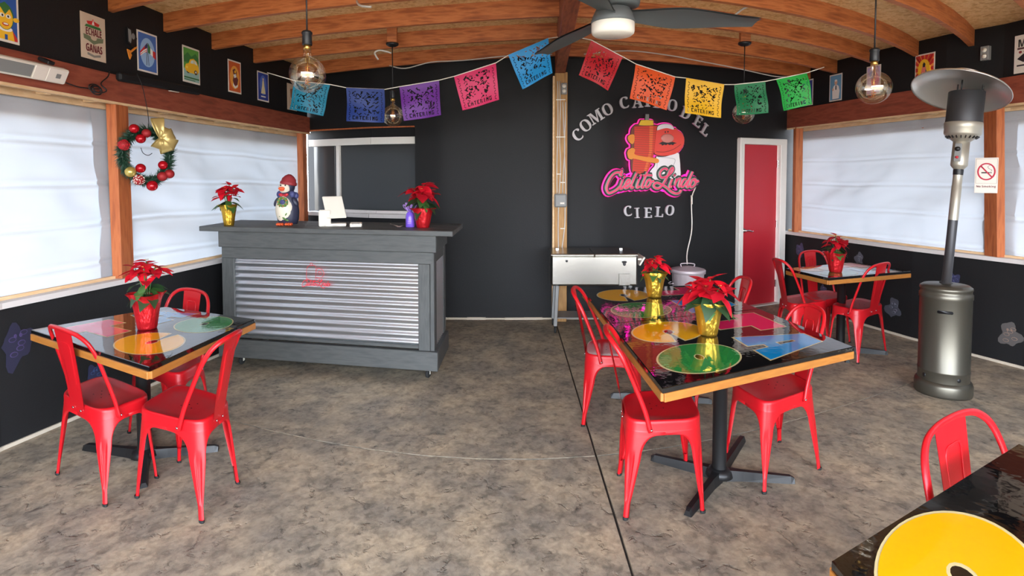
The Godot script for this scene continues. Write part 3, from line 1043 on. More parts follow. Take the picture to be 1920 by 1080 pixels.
# ------------------------------------------------------------------ the bar counter and what stands on it
func script_strokes() -> Array:   # the sign's handwriting, as lines in a 192 x 105 field, y down
	return [
		[490,150, 506,185, 478,215, 500,240, 478,200, 440,190, 390,205, 330,270, 282,370, 268,450, 300,512, 360,500, 430,460, 490,400],
		[520,310, 490,390, 480,440, 505,445, 548,400], [532,250, 552,272],
		[548,400, 612,362, 632,318, 602,308, 562,370, 556,430, 592,432, 645,385],
		[742,190, 690,300, 652,400, 660,438, 692,415], [778,298, 746,392, 748,432, 790,410], [794,220, 812,246],
		[908,185, 862,300, 824,400, 832,432, 864,412], [836,246, 900,232, 985,238],
		[962,300, 915,320, 884,395, 905,425, 945,395, 965,330, 930,300, 980,338, 1015,325],
		[1232,150, 1200,125, 1150,140, 1108,195, 1122,262, 1182,268, 1262,225, 1322,150, 1312,112, 1270,160, 1212,290, 1150,392, 1090,445, 1030,432, 1012,388, 1062,355, 1132,380, 1222,432, 1300,502, 1380,532, 1440,512, 1456,470],
		[1312,295, 1276,380, 1274,424, 1306,412], [1338,224, 1358,246],
		[1384,285, 1352,405], [1364,352, 1420,288, 1446,300, 1424,380, 1424,418, 1456,402],
		[1545,300, 1502,308, 1462,380, 1470,424, 1512,402, 1562,325], [1648,175, 1582,320, 1552,402, 1562,428, 1596,410],
		[1690,298, 1640,312, 1608,385, 1630,428, 1682,390, 1702,315, 1668,295, 1700,345, 1750,325]]

func strokes(X: Transform3D, k: float, r: float, flat: float, zoff: float, pts_per := 4, st = null):
	if st == null: st = st_new(true)
	for s in script_strokes():
		var a = []
		for i in range(0, s.size(), 2): a.append(X * Vector3((s[i] - 1000.0) * k, -(s[i + 1] - 320.0) * k, zoff))
		tube(st, spline(a, pts_per) if a.size() > 2 else a, r, 8, true, flat, X.basis.z.normalized())
	return st

func corrugated(w: float, h: float, X: Transform3D, pitch: float, amp: float, upright := false) -> SurfaceTool:
	var st = st_new(true)
	var n = int(h / pitch * 10.0)
	for f in 2:
		grid(st, 2, n, func(u, v):
			var s = sin(TAU * v * h / pitch)
			return X * Vector3((u - 0.5) * w, (v - 0.5) * h, amp * s - 0.002 * f))
	return st

func bar_counter():
	var FL = P(-2.42, 0, 4.87)
	var FR = P(-0.60, 0, 4.49)
	var bx = (FR - FL).normalized()
	var bz = -(P(-0.585, 0, 5.15) - FR).normalized()
	var Lc = (FR - FL).length()
	var t = thing("bar_counter", "gray wooden bar counter with corrugated metal front, on casters", "counter", FL)
	W = Transform3D(Basis(bx, Vector3.UP, bz), Vector3.ZERO)
	var B = func(nm, x0, x1, y0, y1, z0, z1, m, lab = ""):
		var st = st_new()
		box(st, Vector3((x0 + x1) / 2, (y0 + y1) / 2, (z0 + z1) / 2), Vector3(x1 - x0, y1 - y0, z1 - z0), 0.004)
		return part(nm, st, m, t, lab)
	var G = M.gray_wood
	var V = M.gray_wood_upright
	for e in [[-0.64, -0.41], [-0.405, -0.175], [-0.17, 0.07]]: B.call("top_board", -0.17, Lc + 0.16, 1.145, 1.185, e[0], e[1], G)
	B.call("apron_board", -0.02, Lc + 0.02, 1.012, 1.145, -0.02, 0.022, G)
	B.call("top_rail", 0.0, Lc - 0.01, 0.92, 1.012, -0.02, 0.006, G)
	B.call("stile", 0.0, 0.115, 0.22, 0.92, -0.02, 0.006, V)
	B.call("stile", Lc - 0.13, Lc - 0.035, 0.22, 0.92, -0.02, 0.006, V)
	B.call("stile", Lc - 0.033, Lc, 0.22, 1.012, -0.03, 0.004, V)
	B.call("bottom_rail", 0.115, Lc - 0.13, 0.255, 0.28, -0.02, 0.006, G)
	B.call("base_board", -0.03, Lc + 0.03, 0.095, 0.245, -0.02, 0.035, G)
	# right side
	B.call("apron_board", Lc, Lc + 0.02, 1.012, 1.145, -0.62, -0.02, G)
	B.call("stile", Lc - 0.02, Lc, 0.22, 1.012, -0.12, -0.03, V)
	B.call("stile", Lc - 0.02, Lc, 0.22, 1.012, -0.62, -0.53, V)
	B.call("top_rail", Lc - 0.02, Lc - 0.002, 0.92, 1.012, -0.53, -0.12, V)
	B.call("base_board", Lc - 0.02, Lc + 0.03, 0.095, 0.245, -0.62, -0.02, V)
	B.call("side_board", -0.01, 0.01, 0.1, 1.145, -0.62, -0.02, V)
	B.call("back_panel", 0.0, Lc, 0.1, 1.145, -0.64, -0.62, G)
	B.call("brace_board", 0.62, 1.02, 0.068, 0.095, -0.22, -0.13, M.table_wood, "unpainted brace board")
	part("corrugated_panel", corrugated(Lc - 0.24, 0.65, Transform3D(Basis(), Vector3((Lc - 0.015) / 2, 0.605, -0.016)), 0.0585, 0.0062), M.galvanized, t)
	part("corrugated_panel", corrugated(0.42, 0.70, Transform3D(Basis(Vector3.UP, PI / 2) * Basis(Vector3.BACK, PI / 2), Vector3(Lc - 0.014, 0.58, -0.325)).scaled_local(Vector3(1.6, 0.6, 1)), 0.09, 0.008), M.galvanized, t)
	# painted red line emblem
	mat("red_line", sr(214, 34, 54), 0.5)
	var e0 = Transform3D(Basis(), Vector3(0.858, 0.735, -0.001))
	var st = strokes(e0, 0.00017, 0.0022, 0.5, 0.0, 3)
	for pl in [[-0.075, 0.03, -0.085, 0.10, -0.07, 0.165, -0.02, 0.175, 0.0, 0.16, -0.005, 0.07, -0.03, 0.03], [-0.05, 0.175, -0.045, 0.195, -0.03, 0.19, -0.03, 0.175], [0.0, 0.08, 0.04, 0.075, 0.07, 0.10, 0.06, 0.14, 0.02, 0.155, 0.0, 0.13], [-0.09, 0.07, -0.04, 0.05, 0.02, 0.045]]:
		var a = []
		for i in range(0, pl.size(), 2): a.append(e0 * Vector3(pl[i], pl[i + 1] - 0.03, 0))
		tube(st, spline(a, 3), 0.0018, 6, true, 0.5, Vector3.BACK)
	tube(st, [e0 * Vector3(0.03, 0.10, 0), e0 * Vector3(0.045, 0.095, 0), e0 * Vector3(0.05, 0.08, 0), e0 * Vector3(0.03, 0.075, 0), e0 * Vector3(0.025, 0.09, 0), e0 * Vector3(0.03, 0.10, 0)], 0.0018, 6, true, 0.5, Vector3.BACK)
	part("emblem", st, M.red_line, t, "red line emblem with handwritten lettering")
	for x in [0.12, Lc - 0.07]:
		for z in [-0.09, -0.55]:
			st = st_new(true)
			lathe(st, [Vector2(0, -0.012), Vector2(0.028, -0.012), Vector2(0.034, -0.008), Vector2(0.034, 0.008), Vector2(0.028, 0.012), Vector2(0, 0.012)], Transform3D(Basis(Vector3.FORWARD, PI / 2) * Basis(Vector3.RIGHT, 0.3), Vector3(x, 0.034, z)), 16)
			var c = part("caster", st, M.rubber, t)
			st = st_new()
			for s in [-1, 1]: box(st, Vector3(x + s * 0.017, 0.06, z - 0.005), Vector3(0.004, 0.06, 0.03), 0.001)
			box(st, Vector3(x, 0.09, z - 0.005), Vector3(0.045, 0.008, 0.045), 0.001)
			part("fork", st, M.plastic_white, c)
	W = Transform3D.IDENTITY
	var at = func(x, d): return P(x, 1.185, d)
	# payment tablet seen from behind
	t = thing("payment_tablet", "cream payment tablet on a stand, tilted, seen from behind", "tablet", at.call(-1.50, 4.84), 0.25)
	st = st_new()
	box(st, Vector3(0.03, 0.155, -0.03), Vector3(0.17, 0.20, 0.014), 0.005, Basis(Vector3.UP, 0.45) * Basis(Vector3.RIGHT, -0.48))
	part("screen", st, M.plastic_white, t)
	st = st_new()
	box(st, Vector3(-0.045, 0.068, 0.0), Vector3(0.095, 0.136, 0.06), 0.008)
	var pd = part("pedestal", st, M.plastic_white, t)
	st = st_new()
	for e in [[-0.0155, 0], [0.0155, 0]]: box(st, Vector3(-0.045 + e[0], 0.08, 0.0305), Vector3(0.003, 0.034, 0.001), 0.0003)
	for e in [0.064, 0.096]: box(st, Vector3(-0.045, e, 0.0305), Vector3(0.034, 0.003, 0.001), 0.0003)
	part("mark", st, M.sill_paint, pd)
	st = st_new()
	box(st, Vector3(0.04, 0.012, -0.02), Vector3(0.17, 0.024, 0.12), 0.006)
	part("base", st, M.plastic_white, t)
	t = thing("card_reader", "small cream card reader lying flat beside the payment tablet", "card reader", at.call(-1.28, 4.80), 0.2)
	st = st_new()
	box(st, Vector3(0, 0.016, 0), Vector3(0.095, 0.03, 0.07), 0.006, Basis(Vector3.RIGHT, 0.12))
	part("body", st, M.plastic_white, t)
	st = st_new()
	box(st, Vector3(0, 0.028, 0.037), Vector3(0.06, 0.004, 0.002), 0.0005)
	part("card_slot", st, M.plastic_gray, t)
	t = thing("receipt_paper", "curled white paper slip lying on the bar near the purple bottle", "paper", at.call(-0.93, 4.78), 0.15)
	st = st_new(true)
	for f in 2: grid(st, 14, 3, func(u, v): return Vector3((u - 0.5) * 0.13, 0.004 + 0.018 * pow(absf(u - 0.55) * 1.8, 2.0) + 0.006 * sin(u * 9.0) * v + f * 0.0006 + (0.004 if u < 0.5 else 0.0), (v - 0.5) * 0.07))
	part("slip", st, M.paper, t)
	# purple bottle
	mat("purple_plastic", sr(108, 78, 190), 0.3)
	mat("purple_light", sr(178, 140, 214), 0.4)
	t = thing("soap_bottle", "purple bottle with a ribbon collar left of the red foil plant", "bottle", at.call(-0.825, 4.74))
	st = st_new(true)
	lathe(st, [Vector2(0, 0), Vector2(0.034, 0.001), Vector2(0.037, 0.01), Vector2(0.036, 0.09), Vector2(0.03, 0.112), Vector2(0.016, 0.13), Vector2(0.014, 0.15), Vector2(0, 0.151)], Transform3D.IDENTITY, 20)
	part("body", st, M.purple_plastic, t)
	st = st_new(true)
	for k in 7:
		var a = TAU * k / 7
		var pts = []
		for q in [[0.012, 0.13], [0.045, 0.16], [0.055, 0.185], [0.03, 0.175], [0.01, 0.145]]: pts.append(Vector3(cos(a + q[0] * 6) * q[0], q[1] + 0.012 * sin(k * 2.0), sin(a + q[0] * 6) * q[0]))
		tube(st, spline(pts, 3), 0.009, 6, true, 0.25)
	part("ribbon", st, M.purple_light, t)
	st = st_new()
	for k in 4: box(st, Vector3(0.0, 0.035 + k * 0.014, 0.0365), Vector3(0.03 - 0.004 * k, 0.004, 0.001), 0.0003)
	part("label_print", st, M.purple_light, t)
	penguin(at.call(-1.885, 4.93))

func penguin(at: Vector3):
	mat("penguin_black", sr(44, 46, 66), 0.45)
	mat("penguin_white", sr(216, 206, 186), 0.5)
	mat("penguin_orange", sr(220, 92, 48), 0.45)
	mat("cap_red", sr(142, 42, 48), 0.6)
	mat("scarf_blue", sr(62, 66, 112), 0.6)
	mat("holly", sr(78, 118, 52), 0.5)
	var t = thing("penguin_figurine", "ceramic penguin figurine in a red cap holding a wreath, beside the corner post", "figurine", at, -0.02)
	var st = st_new(true)
	lathe(st, [Vector2(0, 0.008), Vector2(0.072, 0.012), Vector2(0.088, 0.05), Vector2(0.092, 0.12), Vector2(0.082, 0.20), Vector2(0.064, 0.26), Vector2(0.05, 0.29), Vector2(0.0, 0.30)], Transform3D(Basis.from_scale(Vector3(1, 1, 0.86))), 28)
	part("body", st, M.penguin_black, t)
	st = st_new(true)
	ball(st, Vector3(-0.012, 0.135, 0.028), Vector3(0.080, 0.128, 0.062), Basis(), 14, 24)
	part("belly", st, M.penguin_white, t)
	st = st_new(true)
	ball(st, Vector3(0.0, 0.325, -0.004), Vector3(0.058, 0.062, 0.056), Basis(), 12, 20)
	var hd = part("head", st, M.penguin_black, t)
	st = st_new(true)
	ball(st, Vector3(-0.014, 0.316, 0.020), Vector3(0.052, 0.050, 0.047), Basis(), 12, 20)
	part("face", st, M.penguin_white, hd)
	st = st_new(true)
	ball(st, Vector3(-0.024, 0.312, 0.066), Vector3(0.028, 0.014, 0.022), Basis(), 8, 14)
	ball(st, Vector3(-0.024, 0.300, 0.062), Vector3(0.022, 0.011, 0.016), Basis(), 8, 14)
	part("beak", st, M.penguin_orange, hd)
	for x in [-0.034, 0.004]:
		st = st_new(true)
		ball(st, Vector3(x, 0.338, 0.060 if x < 0 else 0.060), Vector3(0.006, 0.008, 0.004), Basis(), 6, 8)
		part("eye", st, M.plastic_black, hd)
	st = st_new(true)
	lathe(st, [Vector2(0.062, 0.338), Vector2(0.068, 0.345), Vector2(0.067, 0.362), Vector2(0.060, 0.368), Vector2(0.056, 0.39), Vector2(0.036, 0.415), Vector2(0.012, 0.43), Vector2(0, 0.431)], Transform3D(Basis(Vector3.BACK, -0.12) * Basis(Vector3.RIGHT, -0.10), Vector3(-0.035, 0.004, 0.034)), 24)
	part("cap", st, M.cap_red, t)
	st = st_new(true)
	for e in [[-0.055, 0.262, 0.03], [0.05, 0.262, 0.028], [0.066, 0.25, 0.0]]:
		st = st_new(true)
		ball(st, Vector3(e[0], e[1], e[2]), Vector3(0.026, 0.030, 0.026), Basis(), 8, 12)
		part("scarf_fold", st, M.scarf_blue, t)
	st = st_new(true)
	for s in [-1, 1]: ball(st, Vector3(-0.012 + s * 0.022, 0.258, 0.058), Vector3(0.020, 0.014, 0.010), Basis(Vector3.BACK, s * 0.4), 8, 12)
	ball(st, Vector3(-0.012, 0.258, 0.062), Vector3(0.008, 0.009, 0.009), Basis(), 6, 8)
	part("bow_tie", st, M.red_door, t)
	for s in [-1, 1]:
		st = st_new(true)
		ball(st, Vector3(s * 0.075, 0.20, 0.035), Vector3(0.022, 0.045, 0.026), Basis(Vector3.BACK, s * 0.5), 10, 14)
		part("wing", st, M.penguin_black, t)
		st = st_new(true)
		for k in 3: ball(st, Vector3(s * 0.036 - 0.006 + (k - 1) * 0.019, 0.014, 0.064), Vector3(0.013, 0.013, 0.030), Basis(), 8, 12)
		part("foot", st, M.penguin_orange, t)
	var wr = []
	for k in 19: wr.append(Vector3(-0.008 + 0.036 * cos(TAU * k / 18), 0.20 + 0.034 * sin(TAU * k / 18), 0.088))
	st = st_new(true)
	tube(st, wr, 0.009, 8)
	for k in 26:
		var a = TAU * k / 26.0 * 3.0
		ball(st, Vector3(-0.008 + (0.036 + 0.008 * sin(k * 1.7)) * cos(a), 0.20 + (0.034 + 0.008 * sin(k * 1.7)) * sin(a), 0.094), Vector3(0.009, 0.005, 0.003), Basis(Vector3.BACK, a + 0.6), 5, 8)
	var w2 = part("small_wreath", st, M.holly, t)
	st = st_new(true)
	for k in 7: ball(st, Vector3(-0.008 + 0.037 * cos(k * 0.9 + 0.4), 0.20 + 0.034 * sin(k * 0.9 + 0.4), 0.098), Vector3(0.005, 0.005, 0.004), Basis(), 5, 8)
	part("berry", st, M.penguin_orange, w2).set_meta("kind", "stuff")
	st = st_new(true)
	ball(st, Vector3(-0.01, 0.20, 0.088), Vector3(0.022, 0.020, 0.010), Basis(), 8, 12)
	part("mitten", st, M.scarf_blue, t)
	for e in [[-0.03, 0.085, 0.5], [0.0, 0.062, -0.6], [0.012, 0.098, 0.9], [-0.055, 0.118, 1.4], [0.02, 0.05, -0.3]]:
		st = st_new(true)
		ball(st, Vector3(e[0], e[1], 0.083 - absf(e[0]) * 0.2), Vector3(0.018, 0.008, 0.004), Basis(Vector3.BACK, e[2]), 6, 10)
		part("holly_leaf", st, M.holly, t)

# ------------------------------------------------------------------ things on the walls
func printed(shapes: Array, w: float, h: float, X: Transform3D, m: Material, called: String, parent: Node, z := 0.0012):
	# flat printed shapes: [colour, outline in a unit square with y down]
	col_on = true
	var st = st_new()
	for i in shapes.size():
		col = (shapes[i][0] as Color).srgb_to_linear()
		var p = PackedVector2Array()
		for q in shapes[i][1]: p.append(Vector2((q.x - 0.5) * w, (0.5 - q.y) * h))
		prism(st, p, z, z + 0.0004 * (i + 1), X, false)
	col_on = false
	return part(called, st, m, parent)

func poster(label: String, wall: Array, d: float, h: float, w: float, hh: float, shapes: Array, writing := [], paper = null, tilt := 0.0):
	var X = on_side(wall, d, h, -0.026)
	var t = thing("poster", label, "poster", Vector3.ZERO, 0.0, "posters along the black wall band")
	t.transform = X * Transform3D(Basis(Vector3.BACK, tilt), Vector3.ZERO)
	var st = st_new()
	box(st, Vector3.ZERO, Vector3(w, hh, 0.002), 0.0004)
	part("sheet", st, paper if paper else M.paper, t)
	printed(shapes, w, hh, Transform3D.IDENTITY, M.print, "print", t)
	for e in writing:
		text("lettering", e[0], e[3] * hh, 0.001, e[4], Transform3D(Basis(), Vector3((e[1] - 0.5) * w, (0.5 - e[2]) * hh, 0.0018 + 0.0004 * shapes.size())), t, false, e[5] if e.size() > 5 else 1.0)
	return t

func rays(cx, cy, n, r0, r1, c) -> Array:
	var out = []
	for i in n:
		var a = TAU * i / n
		out.append([c, PackedVector2Array([Vector2(clampf(cx + r0 * cos(a), 0.06, 0.94), clampf(cy + r0 * sin(a), 0.05, 0.95)), Vector2(clampf(cx + r1 * cos(a - 0.07), 0.06, 0.94), clampf(cy + r1 * sin(a - 0.07), 0.05, 0.95)), Vector2(clampf(cx + r1 * cos(a + 0.07), 0.06, 0.94), clampf(cy + r1 * sin(a + 0.07), 0.05, 0.95))])])
	return out

func wall_things():
	var ye = sr(240, 184, 40)
	var gr = sr(58, 110, 56)
	var rd = sr(196, 44, 40)
	var wh = sr(236, 232, 226)
	var dk = sr(40, 30, 34)
	mat("ink_red", sr(104, 26, 36), 0.8)
	mat("ink_gold", sr(206, 164, 84), 0.8)
	mat("ink_dark", sr(50, 44, 42), 0.8)
	mat("paper_tan", sr(206, 184, 160), 0.8)
	var fr = rec(0.06, 0.045, 0.94, 0.955)
	poster("blue poster of a yellow wrestling mask at the far left", LU, 3.32, 2.51, 0.225, 0.31, [[sr(44, 86, 160), fr], [rd, pg([0.06, 0.955, 0.06, 0.86, 0.43, 0.76, 0.75, 0.72, 0.94, 0.9, 0.94, 0.955])], [ye, pg([0.33, 0.955, 0.37, 0.74, 0.79, 0.74, 0.85, 0.955])], [sr(40, 80, 150), rec(0.57, 0.86, 0.65, 0.955)], [wh, ell(0.59, 0.76, 0.2, 0.05)], [gr, ell(0.59, 0.54, 0.25, 0.24)], [ye, ell(0.59, 0.56, 0.22, 0.21)], [gr, pg([0.43, 0.36, 0.59, 0.28, 0.75, 0.36, 0.63, 0.47, 0.59, 0.5, 0.55, 0.47])], [wh, ell(0.50, 0.53, 0.07, 0.035)], [wh, ell(0.68, 0.53, 0.07, 0.035)], [dk, ell(0.51, 0.53, 0.025, 0.022)], [dk, ell(0.67, 0.53, 0.025, 0.022)], [rd, ell(0.59, 0.68, 0.09, 0.03)], [wh, ell(0.59, 0.675, 0.07, 0.016)], [ye, ell(0.90, 0.56, 0.08, 0.04)]], [["TACOS", 0.52, 0.13, 0.13, M.ink_gold, 0.75]])
	poster("tan poster with dark red lettering and a sombrero", LU, 4.01, 2.535, 0.225, 0.30, [[sr(206, 184, 160), rec(0.04, 0.03, 0.96, 0.97)], [rd, pg([0.24, 0.17, 0.46, 0.14, 0.5, 0.09, 0.54, 0.14, 0.76, 0.17, 0.72, 0.23, 0.28, 0.23])], [gr, pg([0.22, 0.24, 0.78, 0.24, 0.84, 0.30, 0.16, 0.30])], [wh, pg([0.45, 0.22, 0.5, 0.12, 0.55, 0.22])], [sr(110, 116, 88), pg([0.10, 0.47, 0.34, 0.49, 0.5, 0.55, 0.66, 0.49, 0.90, 0.47, 0.88, 0.57, 0.70, 0.60, 0.5, 0.66, 0.30, 0.60, 0.12, 0.57])], [sr(196, 172, 148), ell(0.5, 0.52, 0.12, 0.05)], [sr(132, 124, 116), pg([0.24, 0.86, 0.5, 0.90, 0.76, 0.86, 0.76, 0.91, 0.5, 0.95, 0.24, 0.91])]], [["ECHALE", 0.5, 0.395, 0.155, M.ink_red, 0.62], ["GANAS", 0.5, 0.755, 0.165, M.ink_red, 0.66]], M.paper_tan)
	poster("blue poster of two crossed flags on poles", LU, 4.545, 2.545, 0.225, 0.305, [[sr(70, 104, 170), fr], [sr(150, 180, 214), ell(0.5, 0.5, 0.36, 0.36)], [dk, pg([0.49, 0.30, 0.51, 0.30, 0.56, 0.82, 0.54, 0.82])], [dk, pg([0.47, 0.30, 0.49, 0.30, 0.45, 0.82, 0.43, 0.82])], [rd, pg([0.48, 0.26, 0.32, 0.38, 0.13, 0.52, 0.14, 0.62, 0.34, 0.52, 0.46, 0.50])], [wh, pg([0.46, 0.40, 0.30, 0.46, 0.14, 0.56, 0.14, 0.58, 0.32, 0.49, 0.46, 0.43])], [wh, pg([0.46, 0.45, 0.30, 0.51, 0.14, 0.605, 0.14, 0.62, 0.32, 0.53, 0.46, 0.47])], [sr(60, 56, 100), pg([0.48, 0.26, 0.36, 0.35, 0.36, 0.42, 0.47, 0.38])], [gr, pg([0.52, 0.26, 0.62, 0.36, 0.62, 0.52, 0.53, 0.50])], [wh, pg([0.62, 0.36, 0.74, 0.42, 0.74, 0.56, 0.62, 0.52])], [rd, pg([0.74, 0.42, 0.88, 0.44, 0.88, 0.62, 0.74, 0.56])]])
	poster("poster of a yellow car before green hills", LU, 5.09, 2.55, 0.24, 0.305, [[sr(92, 156, 66), rec(0.06, 0.05, 0.94, 0.62)], [sr(60, 120, 60), pg([0.06, 0.30, 0.3, 0.16, 0.5, 0.26, 0.75, 0.14, 0.94, 0.28, 0.94, 0.4, 0.06, 0.45])], [sr(150, 184, 176), rec(0.06, 0.62, 0.94, 0.95)], [gr, rec(0.06, 0.84, 0.94, 0.88)], [gr, rec(0.06, 0.91, 0.7, 0.93)], [dk, ell(0.30, 0.68, 0.10, 0.06)], [dk, ell(0.74, 0.66, 0.12, 0.08)], [ye, pg([0.12, 0.60, 0.18, 0.50, 0.34, 0.46, 0.42, 0.34, 0.62, 0.30, 0.80, 0.36, 0.90, 0.50, 0.92, 0.64, 0.80, 0.72, 0.34, 0.72, 0.16, 0.68])], [sr(214, 226, 214), pg([0.42, 0.45, 0.47, 0.37, 0.62, 0.34, 0.62, 0.44])], [sr(214, 226, 214), pg([0.66, 0.34, 0.77, 0.38, 0.82, 0.46, 0.66, 0.44])], [sr(250, 220, 90), ell(0.22, 0.58, 0.05, 0.03)], [dk, ell(0.72, 0.67, 0.08, 0.055)], [wh, ell(0.72, 0.67, 0.04, 0.028)]])
	poster("orange poster of a white-haired dancing figure", LU, 5.735, 2.56, 0.21, 0.31, [[sr(206, 92, 40), fr], [sr(232, 160, 66), ell(0.5, 0.52, 0.36, 0.36)], [sr(110, 50, 52), pg([0.34, 0.30, 0.5, 0.24, 0.66, 0.34, 0.62, 0.46, 0.76, 0.56, 0.66, 0.78, 0.44, 0.76, 0.34, 0.62, 0.42, 0.46])], [wh, pg([0.40, 0.44, 0.58, 0.40, 0.62, 0.50, 0.46, 0.54])], [wh, pg([0.36, 0.70, 0.52, 0.80, 0.72, 0.72, 0.70, 0.80, 0.5, 0.86, 0.36, 0.78])], [ye, ell(0.53, 0.34, 0.06, 0.045)]])
	poster("dark blue poster of a pale dress shape", LU, 6.23, 2.54, 0.215, 0.305, [[sr(44, 62, 148), fr], [sr(84, 110, 190), ell(0.5, 0.45, 0.30, 0.34)], [sr(222, 206, 160), pg([0.44, 0.30, 0.56, 0.30, 0.60, 0.48, 0.70, 0.74, 0.30, 0.74, 0.40, 0.48])], [sr(222, 190, 160), ell(0.5, 0.25, 0.06, 0.05)], [wh, rec(0.3, 0.82, 0.7, 0.86)]])
	poster("tan poster half hidden behind the large left bulb", LU, 6.83, 2.51, 0.22, 0.30, [[sr(206, 184, 160), rec(0.04, 0.03, 0.96, 0.97)], [sr(168, 104, 70), pg([0.3, 0.2, 0.6, 0.16, 0.74, 0.4, 0.56, 0.6, 0.34, 0.5])], [dk, pg([0.4, 0.62, 0.7, 0.6, 0.66, 0.7, 0.44, 0.74])], [dk, rec(0.3, 0.82, 0.74, 0.88)]], [], M.paper_tan)
	poster("blue and violet poster partly behind the last green flag", RU, 7.1, 2.6, 0.19, 0.31, [[sr(60, 72, 150), fr], [sr(190, 120, 150), ell(0.45, 0.5, 0.25, 0.3)], [wh, rec(0.3, 0.8, 0.8, 0.85)]])
	poster("light blue poster of a bald man in a white shirt", RU, 6.655, 2.595, 0.19, 0.30, [[sr(108, 160, 196), fr], [wh, pg([0.26, 0.92, 0.24, 0.62, 0.34, 0.44, 0.44, 0.40, 0.60, 0.40, 0.74, 0.46, 0.82, 0.64, 0.76, 0.92])], [sr(224, 180, 150), ell(0.52, 0.31, 0.11, 0.09)], [wh, ell(0.52, 0.24, 0.10, 0.04)], [dk, pg([0.50, 0.42, 0.56, 0.42, 0.57, 0.56, 0.53, 0.60, 0.49, 0.56])], [sr(224, 180, 150), ell(0.30, 0.56, 0.06, 0.05)], [sr(70, 90, 110), rec(0.25, 0.935, 0.8, 0.95)]])
	poster("pale pink poster half hidden behind the large right bulb", RU, 6.14, 2.595, 0.18, 0.30, [[sr(206, 178, 214), fr], [sr(226, 130, 170), ell(0.6, 0.5, 0.28, 0.26)], [sr(150, 160, 220), ell(0.4, 0.3, 0.2, 0.14)]])
	var sun = [[sr(234, 150, 70), fr]]
	sun.append_array(rays(0.5, 0.5, 26, 0.1, 0.95, rd))
	sun.append_array([[ye, ell(0.5, 0.52, 0.30, 0.34)], [sr(222, 120, 110), pg([0.42, 0.42, 0.5, 0.34, 0.6, 0.44, 0.66, 0.74, 0.56, 0.84, 0.40, 0.82, 0.34, 0.70])], [dk, pg([0.44, 0.34, 0.5, 0.28, 0.58, 0.34, 0.56, 0.44, 0.45, 0.44])], [wh, pg([0.36, 0.66, 0.46, 0.60, 0.48, 0.84, 0.40, 0.86])], [sr(60, 90, 100), pg([0.6, 0.5, 0.68, 0.66, 0.64, 0.84, 0.57, 0.7])]])
	poster("poster of red rays round a yellow oval above the heater", RU, 5.59, 2.61, 0.20, 0.29, sun)
	poster("cream poster of dark lettering at the far right edge", RU, 4.79, 2.60, 0.24, 0.31, [[sr(226, 216, 204), rec(0.04, 0.03, 0.96, 0.97)], [sr(90, 60, 60), rec(0.1, 0.33, 0.34, 0.38)], [dk, pg([0.1, 0.62, 0.3, 0.5, 0.6, 0.56, 0.7, 0.7, 0.3, 0.72])], [sr(140, 50, 50), ell(0.2, 0.45, 0.05, 0.035)], [sr(140, 50, 50), ell(0.36, 0.45, 0.05, 0.035)], [dk, rec(0.1, 0.78, 0.8, 0.82)]], [["M", 0.25, 0.22, 0.2, M.ink_dark, 0.9]])
	# cut-out ornament beside the flag poster
	var t = thing("wall_ornament", "black and white cut-out with an orange tail left of the flag poster", "ornament")
	t.transform = on_side(LU, 4.375, 2.575, -0.022)
	var st = st_new()
	prism(st, pg([-0.05, 0.11, 0.0, 0.10, 0.045, 0.05, 0.03, -0.02, -0.01, -0.02, -0.045, 0.0]), 0.0, 0.008)
	part("body", st, M.plastic_black, t)
	st = st_new()
	prism(st, pg([-0.045, 0.10, -0.02, 0.095, -0.012, 0.04, -0.022, 0.0, -0.042, 0.01]), 0.008, 0.010)
	prism(st, ell(0.005, 0.055, 0.016, 0.022, 14), 0.008, 0.010)
	part("face", st, M.plastic_gray, t)
	st = st_new()
	prism(st, pg([0.04, -0.01, -0.02, -0.055, -0.055, -0.05, -0.04, -0.10, -0.03, -0.12, -0.012, -0.085, -0.022, -0.072, 0.045, -0.02]), 0.0, 0.008)
	mat("ornament_orange", sr(214, 128, 40), 0.6)
	part("tail", st, M.ornament_orange, t)
	# stickers on the lower walls
	var S = func(wall, d, h, s, c0, c1, kind, label):
		var q = thing("wall_sticker", label, "sticker", Vector3.ZERO, 0.0, "faded cartoon stickers on the half walls")
		q.transform = on_side(wall, d, h, 0.001)
		var shp = []
		var out = PackedVector2Array()
		for i in 30:
			var a = TAU * i / 30
			var r = 0.36 + 0.07 * sin(a * 3 + kind) + 0.06 * sin(a * 5 + kind * 2.0) + (0.10 if kind % 2 == 0 and absf(sin(a * 0.5 + 0.3)) > 0.93 else 0.0)
			out.append(Vector2(0.5 + r * cos(a), 0.5 + r * 1.05 * sin(a)))
		shp.append([c0, out])
		for i in 5:
			var cx = 0.5 + 0.16 * sin(i * 2.4 + kind)
			var cy = 0.3 + 0.1 * i
			shp.append([c1, ell(cx, cy, 0.10, 0.055, 14)])
			shp.append([c0, ell(cx, cy, 0.082, 0.04, 14)])
		shp.append([c1, ell(0.42, 0.34, 0.035, 0.04, 10)])
		shp.append([c1, ell(0.56, 0.34, 0.035, 0.04, 10)])
		printed(shp, s.x, s.y, Transform3D.IDENTITY, M.sticker, "print", q)
	S.call(LL, 3.47, 0.60, Vector2(0.22, 0.30), sr(34, 34, 58), sr(70, 58, 98), 2, "dark purple sticker on the left half wall, left of the table")
	S.call(LL, 3.95, 0.24, Vector2(0.16, 0.22), sr(34, 42, 70), sr(58, 72, 112), 3, "blue sticker on the left half wall under the table")
	S.call(RL, 7.15, 0.70, Vector2(0.16, 0.20), sr(66, 62, 90), sr(100, 92, 128), 4, "violet sticker between the red door and the small table")
	S.call(RL, 6.30, 0.70, Vector2(0.15, 0.19), sr(84, 84, 92), sr(112, 112, 122), 5, "gray sticker above the small table near the sill")
